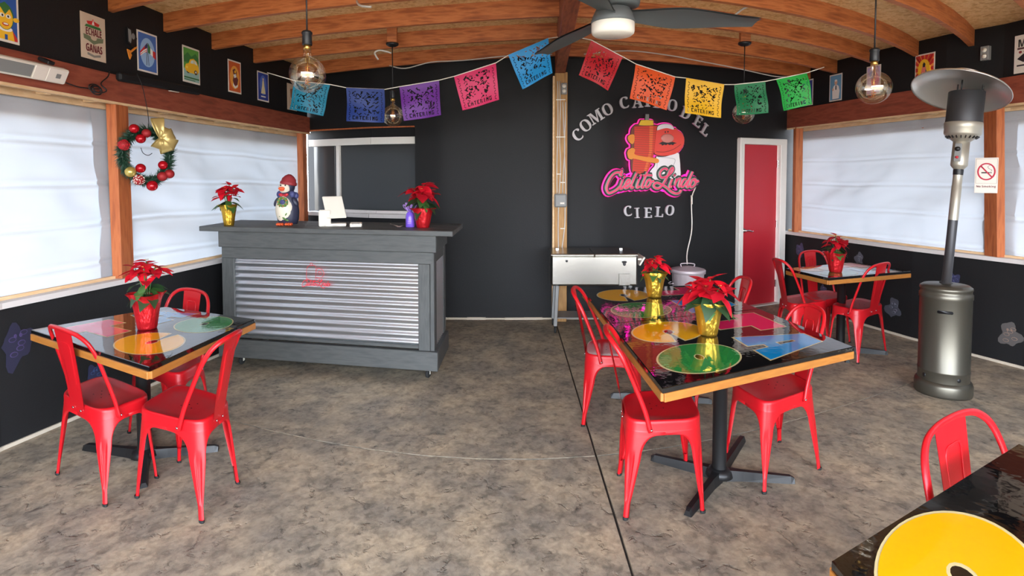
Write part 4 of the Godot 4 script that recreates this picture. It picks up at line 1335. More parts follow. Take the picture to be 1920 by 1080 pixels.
	S.call(RL, 5.88, 0.27, Vector2(0.20, 0.24), sr(70, 72, 82), sr(100, 100, 112), 6, "gray sticker low on the wall left of the heater")
	S.call(RL, 4.90, 0.26, Vector2(0.22, 0.26), sr(84, 80, 78), sr(132, 108, 96), 7, "gray and tan sticker low on the wall right of the heater")
	S.call(RL, 6.78, 0.28, Vector2(0.12, 0.14), sr(76, 78, 108), sr(104, 104, 140), 8, "small violet sticker seen under the small table")
	S.call(RL, 5.33, 0.66, Vector2(0.14, 0.14), sr(52, 54, 84), sr(84, 86, 120), 9, "small blue sticker right behind the heater")
	# outlet
	t = thing("outlet_box", "gray metal outlet box high on the right wall band", "outlet")
	t.transform = on_side(RU, 5.1, 2.655, -0.03)
	st = st_new()
	box(st, Vector3(0, 0, 0.022), Vector3(0.062, 0.12, 0.045), 0.003)
	part("box", st, M.plastic_gray, t)
	for y in [-0.026, 0.026]:
		st = st_new(true)
		lathe(st, [Vector2(0.019, 0.0), Vector2(0.019, 0.004), Vector2(0, 0.0045)], Transform3D(Basis(Vector3.RIGHT, PI / 2), Vector3(0, y, 0.045)), 16)
		part("receptacle", st, M.plastic_white, t)
	# strip heater and its cable on the left beam
	t = thing("strip_heater", "white electric strip heater with a gray front on the left beam", "heater")
	t.transform = on_side(LU, 3.32, 2.205, 0.06) * Transform3D(Basis(Vector3.BACK, 0.01) * Basis(Vector3.RIGHT, 0.42), Vector3.ZERO)
	st = st_new()
	box(st, Vector3(0, 0, -0.02), Vector3(0.70, 0.095, 0.05), 0.008)
	part("casing", st, M.plastic_white, t)
	st = st_new()
	box(st, Vector3(-0.13, 0, 0.0055), Vector3(0.44, 0.07, 0.004), 0.001)
	part("front_grille", st, M.plastic_gray, t)
	for e in [[0.145, 0.09], [0.262, 0.13]]:
		st = st_new()
		box(st, Vector3(e[0], 0, 0.0055), Vector3(e[1], 0.08, 0.004), 0.001)
		part("end_panel", st, M.paper, t)
	st = st_new()
	box(st, Vector3(0.275, 0.0, 0.008), Vector3(0.035, 0.028, 0.001), 0.0003)
	part("rating_label", st, M.plastic_gray, t)
	for x in [-0.2, 0.22]:
		st = st_new()
		box(st, Vector3(x, 0.065, -0.05), Vector3(0.05, 0.02, 0.07), 0.003)
		part("bracket", st, M.steel if x < 0 else M.plastic_black, t)
	t = thing("power_cable", "black coiled power cable hanging on the left beam beside the strip heater", "cable")
	t.transform = on_side(LU, 3.9, 2.18, 0.02)
	st = st_new(true)
	var cp = [Vector3(-0.22, 0.0, 0.02), Vector3(-0.10, -0.01, 0.015)]
	for k in 26: cp.append(Vector3(0.02 + 0.05 * cos(k * 0.75) + 0.02 * sin(k * 0.31), -0.005 + 0.026 * sin(k * 0.75) + 0.008 * cos(k * 0.5), 0.012 + 0.0015 * k))
	cp.append_array([Vector3(0.08, 0.04, 0.02), Vector3(0.16, 0.10, 0.01), Vector3(0.19, 0.14, 0.0)])
	tube(st, spline(cp, 4), 0.0042, 6)
	part("cord", st, M.plastic_black, t)
	t = thing("black_bar", "long black bar mounted on the left beam above the wreath", "speaker")
	t.transform = on_side(LU, 4.64, 2.315, 0.022)
	st = st_new()
	box(st, Vector3(0, 0, 0), Vector3(0.95, 0.062, 0.045), 0.015, Basis(Vector3.BACK, 0.03))
	part("housing", st, M.black_wall, t)
	st = st_new()
	box(st, Vector3(0.12, -0.036, 0.012), Vector3(0.11, 0.006, 0.02), 0.002, Basis(Vector3.BACK, 0.03))
	part("tag", st, M.plastic_white, t)
	# no smoking sign
	t = thing("no_smoking_sign", "white no smoking sign on the right window post", "sign")
	t.transform = Transform3D(Basis(Vector3.UP, -0.62), P(4.03, 1.605, 4.99))
	st = st_new()
	box(st, Vector3.ZERO, Vector3(0.155, 0.30, 0.004), 0.001)
	part("plate", st, M.paper, t)
	var ringo = []
	for k in 41: ringo.append(Vector3(0.056 * cos(TAU * k / 40), 0.032 + 0.068 * sin(TAU * k / 40), 0.0026))
	st = st_new(true)
	tube(st, ringo, 0.0065, 6, false, 0.15, Vector3.BACK)
	tube(st, [Vector3(-0.038, 0.08, 0.0026), Vector3(0.038, -0.016, 0.0026)], 0.006, 6, true, 0.15, Vector3.BACK)
	mat("sign_red", sr(190, 36, 64), 0.6)
	part("red_ring", st, M.sign_red, t)
	st = st_new()
	prism(st, rec(-0.034, 0.018, 0.022, 0.028), 0.002, 0.0028)
	prism(st, rec(0.026, 0.018, 0.034, 0.028), 0.002, 0.0028)
	tube(st, spline([Vector3(0.028, 0.034, 0.0024), Vector3(0.036, 0.046, 0.0024), Vector3(0.018, 0.056, 0.0024), Vector3(0.008, 0.074, 0.0024), Vector3(0.022, 0.084, 0.0024)], 4), 0.0014, 5)
	for e in [[0.072, 0.1385, 0.0005, -0.066], [0.072, 0.1385, 0.0005, 0.1385]]: pass
	for s in [-1, 1]: box(st, Vector3(s * 0.070, 0.036, 0.0022), Vector3(0.0014, 0.208, 0.0008), 0.0002)
	for y in [-0.068, 0.140]: box(st, Vector3(0, y, 0.0022), Vector3(0.1414, 0.0014, 0.0008), 0.0002)
	part("cigarette_print", st, M.ink_dark, t)
	text("lettering", "No Smoking", 0.0165, 0.001, M.ink_red, Transform3D(Basis(), Vector3(0.0, -0.094, 0.0024)), t, false, 1.0)

func sign_xy(a: Array) -> PackedVector2Array:
	var p = PackedVector2Array()
	for i in range(0, a.size(), 2): p.append(Vector2((a[i] / 4.596 - 115.0) * 0.00662, -(a[i + 1] / 4.596 - 100.0) * 0.00607))
	return p

func back_wall_things():
	# timber post with cables
	var t = thing("timber_post", "raw timber post with stapled cables on the back wall", "post", P(0.525, 0, 6.42))
	var st = st_new()
	box(st, Vector3(0.006, 1.36, 0), Vector3(0.135, 2.71, 0.12), 0.004)
	part("post", st, M.gold_wood, t)
	st = st_new()
	box(st, Vector3(-0.075, 1.34, 0.02), Vector3(0.022, 2.67, 0.09), 0.003)
	part("side_stud", st, M.pale_wood, t)
	var zz = 0.066
	for e in [[-0.035, -0.03, -0.032, -0.04, -0.036], [-0.012, -0.005, -0.012, 0.0, -0.015], [0.022, 0.03, 0.045, 0.03, 0.022], [0.052, 0.048, 0.04, 0.05, 0.055]]:
		st = st_new(true)
		var pts = []
		for k in 5: pts.append(Vector3(e[k], lerpf(2.62 - (0.0 if e[0] < 0 else 0.22), 1.40, k / 4.0), zz))
		tube(st, spline(pts, 5), 0.0055, 8, true)
		part("cable", st, M.wire_gray, t)
	for e in [[-0.02, -0.018], [0.05, 0.01]]:
		st = st_new(true)
		tube(st, spline([Vector3(e[0], 1.27, zz), Vector3(e[0] - 0.004, 1.05, zz), Vector3(e[1], 0.75, zz)], 5), 0.0058, 8)
		part("cable", st, M.wire_gray, t)
	for y in [2.42, 2.02, 1.62, 1.53, 1.03]:
		st = st_new()
		box(st, Vector3(0.0 if y > 1.7 else (-0.02 if y > 1.6 else 0.025), y, zz + 0.006), Vector3(0.10 if y > 1.7 else 0.05, 0.010, 0.004), 0.001)
		part("cable_clip", st, M.plastic_white, t)
	t = thing("junction_box", "gray plastic junction box on the timber post", "electrical box", P(0.525, 1.335, 6.34))
	st = st_new()
	box(st, Vector3(0, 0, 0), Vector3(0.135, 0.145, 0.06), 0.012)
	part("box", st, M.plastic_gray, t)
	st = st_new()
	box(st, Vector3(0, 0, 0.031), Vector3(0.105, 0.115, 0.006), 0.002)
	var lid = part("lid", st, M.plastic_gray, t)
	st = st_new()
	box(st, Vector3(0.016, -0.028, 0.0345), Vector3(0.045, 0.018, 0.001), 0.0002)
	part("label_plate", st, M.paper, lid)
	t = thing("outlet_box", "gray outlet box at the top of the timber post", "outlet", P(0.558, 2.535, 6.345))
	st = st_new()
	box(st, Vector3.ZERO, Vector3(0.062, 0.12, 0.045), 0.003)
	part("box", st, M.plastic_gray, t)
	for y in [-0.027, 0.027]:
		st = st_new(true)
		lathe(st, [Vector2(0.021, 0.0), Vector2(0.021, 0.004), Vector2(0, 0.0045)], Transform3D(Basis(Vector3.RIGHT, PI / 2), Vector3(0, y, 0.0225)), 16)
		part("receptacle", st, M.plastic_white, t)
	# metal letters
	var words = [["C", 0.715, 2.046, 34, "first letter C of the arched wall lettering"], ["O", 0.805, 2.153, 38, "letter O right of the first C in the arched lettering"], ["M", 0.919, 2.247, 33, "letter M of the first arched word"], ["O", 1.041, 2.329, 27, "letter O that ends the first arched word"], ["C", 1.229, 2.407, 12, "letter C that begins the middle arched word, over the sign"], ["A", 1.385, 2.420, 5, "letter A half hidden by the orange flag"], ["Í", 1.507, 2.436, 0, "letter I behind the orange flag"], ["D", 1.640, 2.424, -4, "letter D hidden behind the orange flag"], ["O", 1.801, 2.398, -10, "letter O right of the orange flag"], ["D", 1.966, 2.312, -24, "letter D half hidden by the yellow flag"], ["E", 2.122, 2.226, -31, "letter E below the yellow flag"], ["L", 2.222, 2.132, -34, "last letter L of the arched lettering"],
		["C", 1.283, 1.206, 8, "letter C under the sign, first of the short straight word"], ["I", 1.396, 1.184, 3, "letter I under the sign"], ["E", 1.525, 1.184, 0, "letter E in the middle of the word under the sign"], ["L", 1.660, 1.192, -3, "letter L under the sign"], ["O", 1.785, 1.210, -8, "letter O that ends the word under the sign"]]
	for e in words:
		var big = 0.128 if e[2] > 1.5 else 0.116
		var o = text("wall_letter", e[0], big, 0.022, M.letter_metal, on_back(e[1], e[2], 0.03) * Transform3D(Basis(Vector3.BACK, deg_to_rad(e[3])), Vector3.ZERO), self, true)
		tag(o, "silver metal " + e[4], "letter", "metal letters round the lit sign")
	lit_sign()
	# stainless cooler on legs
	t = thing("cooler_cart", "stainless steel cooler cart on gray legs against the back wall", "cooler", P(0.83, 0, 6.08))
	st = st_new()
	box(st, Vector3(0, 0.645, 0), Vector3(0.88, 0.31, 0.42), 0.02)
	part("body", st, M.stainless, t)
	for x in [-0.222, 0.222]:
		st = st_new()
		box(st, Vector3(x, 0.812, 0), Vector3(0.44, 0.022, 0.43), 0.008, Basis(Vector3.RIGHT, 0.03))
		var l2 = part("lid", st, M.stainless, t)
		st = st_new()
		box(st, Vector3(x + (-0.13 if x < 0 else 0.1), 0.83, -0.12), Vector3(0.035, 0.02, 0.05), 0.003)
		part("hinge", st, M.steel, l2)
	st = st_new(true)
	ball(st, Vector3(0.30, 0.735, 0.215), Vector3(0.026, 0.012, 0.016), Basis(), 8, 14)
	ball(st, Vector3(0.30, 0.715, 0.215), Vector3(0.014, 0.018, 0.008), Basis(), 8, 12)
	part("bottle_opener", st, M.heater_mesh, t)
	st = st_new()
	box(st, Vector3(0.30, 0.56, 0.225), Vector3(0.105, 0.115, 0.004), 0.001)
	for s in [-1, 1]: box(st, Vector3(0.30 + s * 0.052, 0.56, 0.205), Vector3(0.004, 0.125, 0.045), 0.001)
	part("cap_catcher", st, M.stainless, t)
	st = st_new(true)
	lathe(st, [Vector2(0.012, 0), Vector2(0.012, 0.01), Vector2(0, 0.011)], Transform3D(Basis(Vector3.RIGHT, PI / 2), Vector3(-0.28, 0.745, 0.208)), 12)
	part("drain_plug", st, M.heater_mesh, t)
	st = st_new()
	box(st, Vector3(0.49, 0.735, 0.02), Vector3(0.018, 0.10, 0.30), 0.006, Basis(Vector3.BACK, -0.55))
	for z in [-0.1, 0.14]: box(st, Vector3(0.46, 0.755, z), Vector3(0.06, 0.018, 0.02), 0.003)
	part("side_handle", st, M.plastic_white, t)
	for x in [-0.37, 0.37]:
		for z in [-0.16, 0.16]:
			st = st_new()
			bar(st, Vector3(x, 0.49, z), Vector3(x + 0.02 * signf(x), 0.075, z), 0.055, 0.035, 0.004)
			var lg = part("leg", st, M.plastic_gray, t)
			st = st_new(true)
			lathe(st, [Vector2(0, -0.012), Vector2(0.034, -0.01), Vector2(0.036, 0), Vector2(0.034, 0.01), Vector2(0, 0.012)], Transform3D(Basis(Vector3.FORWARD, PI / 2), Vector3(x + 0.02 * signf(x), 0.036, z)), 16)
			part("wheel", st, M.rubber, lg)
	st = st_new()
	box(st, Vector3(0, 0.15, 0), Vector3(0.74, 0.012, 0.30), 0.003)
	part("lower_shelf", st, M.plastic_gray, t)
	# trash can with a ridged lid
	mat("pale_zinc", sr(190, 178, 182), 0.45, 0.35)
	t = thing("trash_can", "galvanized trash can with a round ridged lid near the red door", "trash can", P(1.90, 0, 6.30))
	st = st_new(true)
	lathe(st, [Vector2(0, 0.0), Vector2(0.13, 0.0), Vector2(0.168, 0.55), Vector2(0.172, 0.56)], Transform3D.IDENTITY, 60, func(a, _k): return 1.0 + 0.012 * sin(a * 20.0))
	part("body", st, M.pale_zinc, t)
	st = st_new(true)
	lathe(st, [Vector2(0.172, 0.555), Vector2(0.184, 0.556), Vector2(0.185, 0.59), Vector2(0.178, 0.598), Vector2(0.16, 0.600), Vector2(0.15, 0.606), Vector2(0.135, 0.605), Vector2(0.125, 0.612), Vector2(0.108, 0.611), Vector2(0.098, 0.618), Vector2(0.08, 0.617), Vector2(0.07, 0.624), Vector2(0.05, 0.622), Vector2(0.04, 0.628), Vector2(0, 0.63)], Transform3D.IDENTITY, 40)
	lid = part("lid", st, M.pale_zinc, t)
	st = st_new(true)
	tube(st, spline([Vector3(-0.07, 0.622, 0), Vector3(-0.07, 0.655, 0), Vector3(0.06, 0.655, 0.01), Vector3(0.06, 0.62, 0.01)], 4), 0.006, 8)
	part("handle", st, M.pale_zinc, lid)
	for s in [-1, 1]:
		st = st_new(true)
		tube(st, spline([Vector3(s * 0.165, 0.45, -0.05), Vector3(s * 0.2, 0.44, -0.03), Vector3(s * 0.2, 0.44, 0.03), Vector3(s * 0.165, 0.45, 0.05)], 4), 0.005, 8)
		part("side_handle", st, M.pale_zinc, t)

func lit_sign():
	var X = on_back(1.56, 1.832, 0.047)
	var t = thing("lit_sign", "pink back-lit sign of a moustached cook hugging a meat spit over script lettering", "sign")
	t.transform = X
	for e in [["sign_black", sr(46, 40, 40)], ["meat_red", sr(208, 62, 44)], ["meat_orange", sr(226, 104, 56)], ["meat_dark", sr(120, 64, 50)], ["spit_yellow", sr(232, 188, 52)], ["skin_orange", sr(226, 140, 52)], ["head_red", sr(222, 72, 60)], ["nose_pink", sr(206, 128, 118)], ["sign_white", sr(232, 226, 226)], ["script_pink", sr(236, 74, 112)], ["script_gray", sr(170, 168, 160)], ["script_green", sr(60, 78, 70)]]: mat(e[0], e[1], 0.4)
	var lay = func(nm, polys, m, z0, z1):
		var st = st_new()
		for p in polys: prism(st, p, z0, z1)
		return part(nm, st, m, t)
	var curve = func(a):
		var p = sign_xy(a)
		var v = Array(p)
		v.append(p[0])
		return PackedVector2Array(spline(v, 4).slice(0, -1))
	var body = curve.call([385,205, 550,205, 562,225, 556,300, 545,400, 520,500, 480,600, 440,622, 380,612, 355,590, 348,500, 350,400, 345,300, 352,240])
	var head = curve.call([556,250, 600,232, 690,228, 706,236, 722,228, 738,246, 772,268, 795,310, 790,370, 745,430, 690,455, 620,464, 560,454, 540,430, 546,340])
	var torso = curve.call([560,470, 640,470, 740,436, 758,480, 766,560, 764,645, 690,660, 580,676, 540,660, 500,620, 520,580, 548,545])
	var hand = curve.call([312,440, 322,415, 338,408, 350,400, 368,404, 378,420, 376,455, 470,475, 570,490, 566,526, 470,512, 372,490, 350,496, 326,490, 316,466])
	var hand2 = curve.call([322,300, 345,288, 370,292, 372,340, 360,366, 340,360, 324,340, 318,320])
	var hat = curve.call([562,250, 568,216, 608,196, 665,196, 698,216, 700,240, 640,228])
	var cap = curve.call([426,166, 521,166, 527,185, 525,206, 416,208, 416,190])
	var back = []
	for p in [body, head, torso, hand, hand2, hat, cap]: back.append(Geometry2D.offset_polygon(p, 0.007, Geometry2D.JOIN_ROUND)[0])
	back.append(sign_xy([462,112, 496,112, 496,170, 460,170]))
	lay.call("backing_panel", back, M.sign_black, 0.0, 0.014)
	lay.call("spit_tip", [sign_xy([465,115, 493,115, 493,166, 463,166])], M.plastic_gray, 0.014, 0.018)
	lay.call("spit_cap", [cap], M.spit_yellow, 0.014, 0.020)
	lay.call("spit_meat", [body], M.meat_dark, 0.014, 0.016)
	lay.call("spit_meat_front", [curve.call([372,222, 550,212, 555,240, 540,420, 492,590, 440,616, 372,606, 360,590, 372,400])], M.meat_red, 0.016, 0.018)
	lay.call("spit_meat_shine", [sign_xy([498,214, 530,214, 522,430, 478,590, 452,606, 498,430])], M.meat_orange, 0.018, 0.0185)
	var st = st_new()
	for k in 20:
		var y = 234.0 + k * 19.0
		var x1 = 550.0 - maxf(0.0, (y - 380.0)) * 0.34
		bar(st, Vector3((372 / 4.596 - 115.0) * 0.00662, -(y / 4.596 - 100.0) * 0.00607, 0.0188), Vector3((x1 / 4.596 - 115.0) * 0.00662, -((y + 5) / 4.596 - 100.0) * 0.00607, 0.0188), 0.0012, 0.0036, 0.0002)
	part("slice_line", st, M.meat_dark, t).set_meta("kind", "stuff")
	lay.call("hand", [hand2], M.skin_orange, 0.014, 0.022)
	lay.call("shirt", [torso], M.sign_white, 0.014, 0.017)
	st = st_new(true)
	var ln = []
	for p in sign_xy([570,474, 690,484, 722,500, 704,550, 690,590]): ln.append(Vector3(p.x, p.y, 0.0175))
	tube(st, spline(ln, 5), 0.0018, 6)
	ln = []
	for p in sign_xy([566,520, 566,588, 640,588]): ln.append(Vector3(p.x, p.y, 0.0175))
	tube(st, ln, 0.0018, 6)
	part("shirt_seam", st, M.plastic_gray, t)
	lay.call("head", [head], M.head_red, 0.014, 0.021)
	lay.call("arm", [hand], M.skin_orange, 0.018, 0.026)
	lay.call("hat", [hat], M.sign_white, 0.018, 0.023)
	lay.call("moustache", [sign_xy([576,362, 606,344, 650,352, 694,344, 732,354, 706,362, 700,374, 684,366, 668,372, 652,362, 640,374, 626,368, 606,378, 600,366])], M.sign_black, 0.021, 0.024)
	var nc = sign_xy([650, 314])[0]
	st = st_new(true)
	ball(st, Vector3(nc.x, nc.y, 0.022), Vector3(0.079, 0.051, 0.014), Basis(), 12, 28)
	part("nose", st, M.nose_pink, t)
	for e in [[632, 262], [655, 259]]:
		var c2 = sign_xy(e)[0]
		st = st_new(true)
		ball(st, Vector3(c2.x, c2.y, 0.021), Vector3(0.009, 0.010, 0.003), Basis(), 6, 12)
		part("eye", st, M.sign_black, t)
	st = st_new(true)
	ln = []
	for p in sign_xy([556,428, 620,432, 690,414, 735,388, 768,364]): ln.append(Vector3(p.x, p.y, 0.0215))
	tube(st, spline(ln, 5), 0.0022, 6)
	part("smile", st, M.sign_black, t)
	# script, three layers deep
	var k3 = 1.0 / 8.727
	var SX = Transform3D(Basis.from_scale(Vector3(0.00662, 0.00607, 1.0)), Vector3((1000 * k3 - 115.0) * 0.00662, -((320 * k3 + 110.0) - 100.0) * 0.00607, 0))
	part("script_backing", strokes(SX, k3, 0.034, 0.55, 0.020), M.script_green, t)
	part("script_edge", strokes(SX, k3, 0.0190, 0.6, 0.032), M.script_gray, t)
	part("script_lettering", strokes(SX, k3, 0.0112, 0.6, 0.040), M.script_pink, t)
	var glow = []
	for p in [body, head, torso, hand, hand2, hat, cap]: glow.append(Geometry2D.offset_polygon(p, 0.019, Geometry2D.JOIN_ROUND)[0])
	lay.call("edge_light_plate", glow, M.pink_acrylic, -0.014, -0.008)
	part("edge_light_plate", strokes(SX, k3, 0.046, 0.16, -0.006), M.pink_acrylic, t)
	# the light strip behind the edge, shining on the wall
	var loops = [[352,600, 345,480, 318,470, 312,440, 345,400, 348,360, 322,330, 325,300, 350,285, 352,240, 385,205, 420,165, 465,150, 520,165, 545,200, 600,198, 665,198, 735,230, 795,310, 785,385, 745,435, 765,560, 770,640], [770,640, 800,640, 860,620, 900,690, 880,738, 800,745, 750,790, 640,770, 560,745, 480,745, 330,765, 180,795, 130,770, 140,700, 200,640, 260,590, 300,620, 352,600]]
	for lp in loops:
		st = st_new(true)
		ln = []
		var mc = sign_xy([560, 380] if lp[0] == 352 else [520, 690])[0]
		for p in sign_xy(lp): ln.append(Vector3(lerpf(p.x, mc.x, 0.06), lerpf(p.y, mc.y, 0.10), -0.032))
		tube(st, spline(ln, 4), 0.007, 8)
		part("light_strip", st, M.pink_led, t)
	for e in [[330, 320], [345, 540], [560, 180], [800, 320], [775, 560], [200, 770], [480, 760], [700, 780], [870, 720]]:
		var c3 = sign_xy(e)[0]
		var l = OmniLight3D.new()
		l.name = "sign_glow"
		l.light_color = sr(255, 20, 170)
		l.light_energy = 0.006
		l.light_size = 0.02
		l.omni_range = 12.0
		l.omni_attenuation = 2.0
		l.shadow_enabled = true
		t.add_child(l, true)
		l.position = Vector3(c3.x, c3.y, -0.035)
	# cord from the sign down to the trash can
	var o = thing("hanging_cord", "white cord hanging from the lit sign to the trash can", "cord")
	st = st_new(true)
	tube(st, spline([X * Vector3(0.555, -0.36, -0.01), P(2.04, 1.33, 6.66), P(2.035, 1.0, 6.62), P(1.95, 0.75, 6.5), P(1.91, 0.64, 6.36)], 5), 0.0065, 8)
	part("cord", st, M.plastic_white, o)
	st = st_new(true)
	tube(st, [P(2.042, 1.38, 6.665), P(2.041, 1.28, 6.655)], 0.011, 8)
	part("connector", st, M.plastic_white, o)

# ------------------------------------------------------------------ things that hang
func pendant(label: String, x: float, d: float, h: float, r: float):
	var t = thing("pendant_lamp", label, "lamp", P(x, 0, d), 0.0, "globe bulb pendants")
	var top = ceil_h(x) - 0.15
	var st = st_new(true)
	lathe(st, [Vector2(0, top - 0.03), Vector2(0.035, top - 0.03), Vector2(0.055, top - 0.018), Vector2(0.058, top), Vector2(0, top + 0.001)], Transform3D.IDENTITY, 20)
	part("canopy", st, M.plastic_black, t)
	st = st_new()
	box(st, Vector3(0, top + 0.078, 0), Vector3(0.09, 0.158, 0.05), 0.003)
	part("mounting_block", st, M.rafter_wood, t)
	st = st_new(true)
	tube(st, [Vector3(0, top - 0.02, 0), Vector3(0, h + r * 2.35, 0)], 0.0045, 8)
	part("cord", st, M.plastic_black, t)
	st = st_new(true)
	lathe(st, [Vector2(0, h + r * 1.62), Vector2(r * 0.26, h + r * 1.62), Vector2(r * 0.27, h + r * 1.7), Vector2(r * 0.25, h + r * 2.2), Vector2(r * 0.29, h + r * 2.24), Vector2(r * 0.29, h + r * 2.34), Vector2(r * 0.2, h + r * 2.42), Vector2(r * 0.07, h + r * 2.46), Vector2(0, h + r * 2.46)], Transform3D.IDENTITY, 20)
	part("socket", st, M.plastic_black, t)
	st = st_new(true)
	lathe(st, [Vector2(0, h + r * 1.38), Vector2(r * 0.2, h + r * 1.38), Vector2(r * 0.2, h + r * 1.64), Vector2(0, h + r * 1.64)], Transform3D.IDENTITY, 16)
	part("bulb_cap", st, M.brass, t)
	var prof = []
	for i in 25:
		var a = lerpf(PI, 0.30, i / 24.0)
		prof.append(Vector2(r * sin(a) if i else 0.0, h + r * cos(a)))
	prof.append(Vector2(r * 0.235, h + r * 1.05))
	prof.append(Vector2(r * 0.22, h + r * 1.2))
	prof.append(Vector2(r * 0.22, h + r * 1.4))
	st = st_new(true)
	lathe(st, prof, Transform3D.IDENTITY, 40)
	part("glass_globe", st, M.bulb_glass, t)
	st = st_new(true)
	var pts = []
	for k in 80:
		var y = h + r * (0.45 - 1.0 * k / 79.0)
		pts.append(Vector3(cos(k * 0.55) * r * 0.13, y, sin(k * 0.55) * r * 0.13))
	tube(st, pts, r * 0.016, 5)
	part("filament", st, M.filament, t)
	st = st_new(true)
	tube(st, [Vector3(0, h + r * 1.36, 0), Vector3(0, h - r * 0.55, 0)], r * 0.03, 6)
	for s in [-1, 1]: tube(st, [Vector3(s * r * 0.05, h + r * 1.36, 0), Vector3(s * r * 0.13, h + r * 0.45, 0)], r * 0.012, 5)
	part("filament_stem", st, M.brass, t)

func holes(seed_: int) -> Array:   # which cells of a 48 x 44 sheet are cut out
	var g = []
	for j in 44:
		var row = []
		row.resize(48); row.fill(false)
		g.append(row)
	var r = RandomNumberGenerator.new()
	r.seed = seed_
	# border of slits
	for k in 13:
		for s in [3, 43]:
			var y = 4 + k * 3
			g[y][s + (k % 2)] = true
			if y + 1 < 44: g[y + 1][s + 1 - (k % 2)] = true
	# a scatter of petals, stems and figures
	for k in 90:
		var x = r.randi_range(8, 39)
		var y = r.randi_range(4, 33)
		var w = r.randi_range(1, 2)
		var dx = r.randi_range(-1, 1)
		for q in r.randi_range(1, 3):
			for i in w:
				var xx = clampi(x + dx * q + i, 7, 40)
				g[clampi(y + q, 4, 34)][xx] = true
	for q in [[14, 8], [15, 9], [16, 10], [16, 11], [19, 12], [20, 12], [22, 14], [24, 15], [25, 16], [28, 14], [30, 11], [32, 9], [34, 8], [35, 7]]:
		for i in 2: g[q[1]][q[0] + i] = true
	# keep a rim round the cut lettering
	for j in range(35, 42):
		for i in range(6, 42): g[j][i] = false
	var font = {"C": [7, 4, 4, 4, 7], "A": [2, 5, 7, 5, 5], "T": [7, 2, 2, 2, 2], "E": [7, 4, 6, 4, 7], "R": [6, 5, 6, 5, 5], "I": [2, 2, 2, 2, 2], "N": [5, 7, 7, 5, 5], "G": [7, 4, 5, 5, 7]}
	var x0 = 8
	for ch in "CATERING":
		var f = font[ch]
		for j in 5:
			for i in 3:
				if f[j] & (4 >> i): g[36 + j][x0 + i] = true
		x0 += 4
	return g

func bunting():
	var t = thing("flag_bunting", "string of ten cut-paper flags strung across the room under the ceiling", "bunting")
	# corners as (x, height, depth) along one string: top left, top right, hang vector left and right
	var D = 5.2
	var px = func(a, b): return Vector3((a - 960.0) / 1100.0 * D, 1.6 + (330.0 - b) / 1100.0 * D, -D)
	var F = [["teal", sr(0, 112, 138), 556, 153, 622, 160, 606, 218, 545, 206], ["navy", sr(8, 44, 112), 652, 166, 723, 169, 722, 231, 653, 229], ["purple", sr(94, 30, 128), 750, 164, 824, 152, 828, 217, 759, 228], ["pink", sr(204, 44, 96), 852, 145, 930, 120, 936, 189, 868, 208], ["sky blue", sr(20, 136, 196), 953, 106, 1027, 75, 1035, 140, 980, 169], ["red", sr(176, 8, 26), 1107, 78, 1166, 109, 1139, 171, 1085, 142], ["orange", sr(214, 80, 22), 1190, 122, 1264, 146, 1250, 207, 1180, 186], ["yellow", sr(222, 170, 16), 1283, 148, 1354, 160, 1350, 222, 1281, 214], ["green", sr(4, 104, 58), 1374, 160, 1432, 154, 1437, 213, 1377, 218], ["bright green", sr(26, 156, 58), 1452, 150, 1509, 138, 1518, 197, 1467, 209]]
	var line = [px.call(505, 138)]
	var k = 0
	for f in F:
		var c = []
		for i in 4: c.append(px.call(f[2 + i * 2], f[3 + i * 2]))
		line.append(c[0]); line.append(c[1])
		if k == 4: line.append(px.call(1066, 70))
		var m = mat("flag_" + f[0].replace(" ", "_"), f[1], 0.55)
		m.backlight_enabled = true
		m.backlight = f[1] * 0.35
		var g = holes(40 + k)
		var st = st_new(true)
		var at = func(i, j):
			var u = i / 48.0
			var v = j / 44.0
			var p: Vector3 = (c[0] * (1 - u) + c[1] * u) * (1 - v) + (c[3] * (1 - u) + c[2] * u) * v
			return p + Vector3(0, (0.004 if v > 0.99 and int(i) % 2 else 0.0), 0.025 * sin(u * 5.0 + k) * v + 0.012 * sin(v * 6.0 + k * 2.0))
		for j in 44:
			for i in 48:
				if not g[j][i]: quad(st, at.call(i, j), at.call(i, j + 1), at.call(i + 1, j + 1), at.call(i + 1, j))
		part("flag", st, m, t, f[0] + " cut-paper flag")
		k += 1
	line.append(px.call(1540, 128))
	var st2 = st_new(true)
	tube(st2, line, 0.004, 6)
	part("string", st2, M.plastic_white, t)

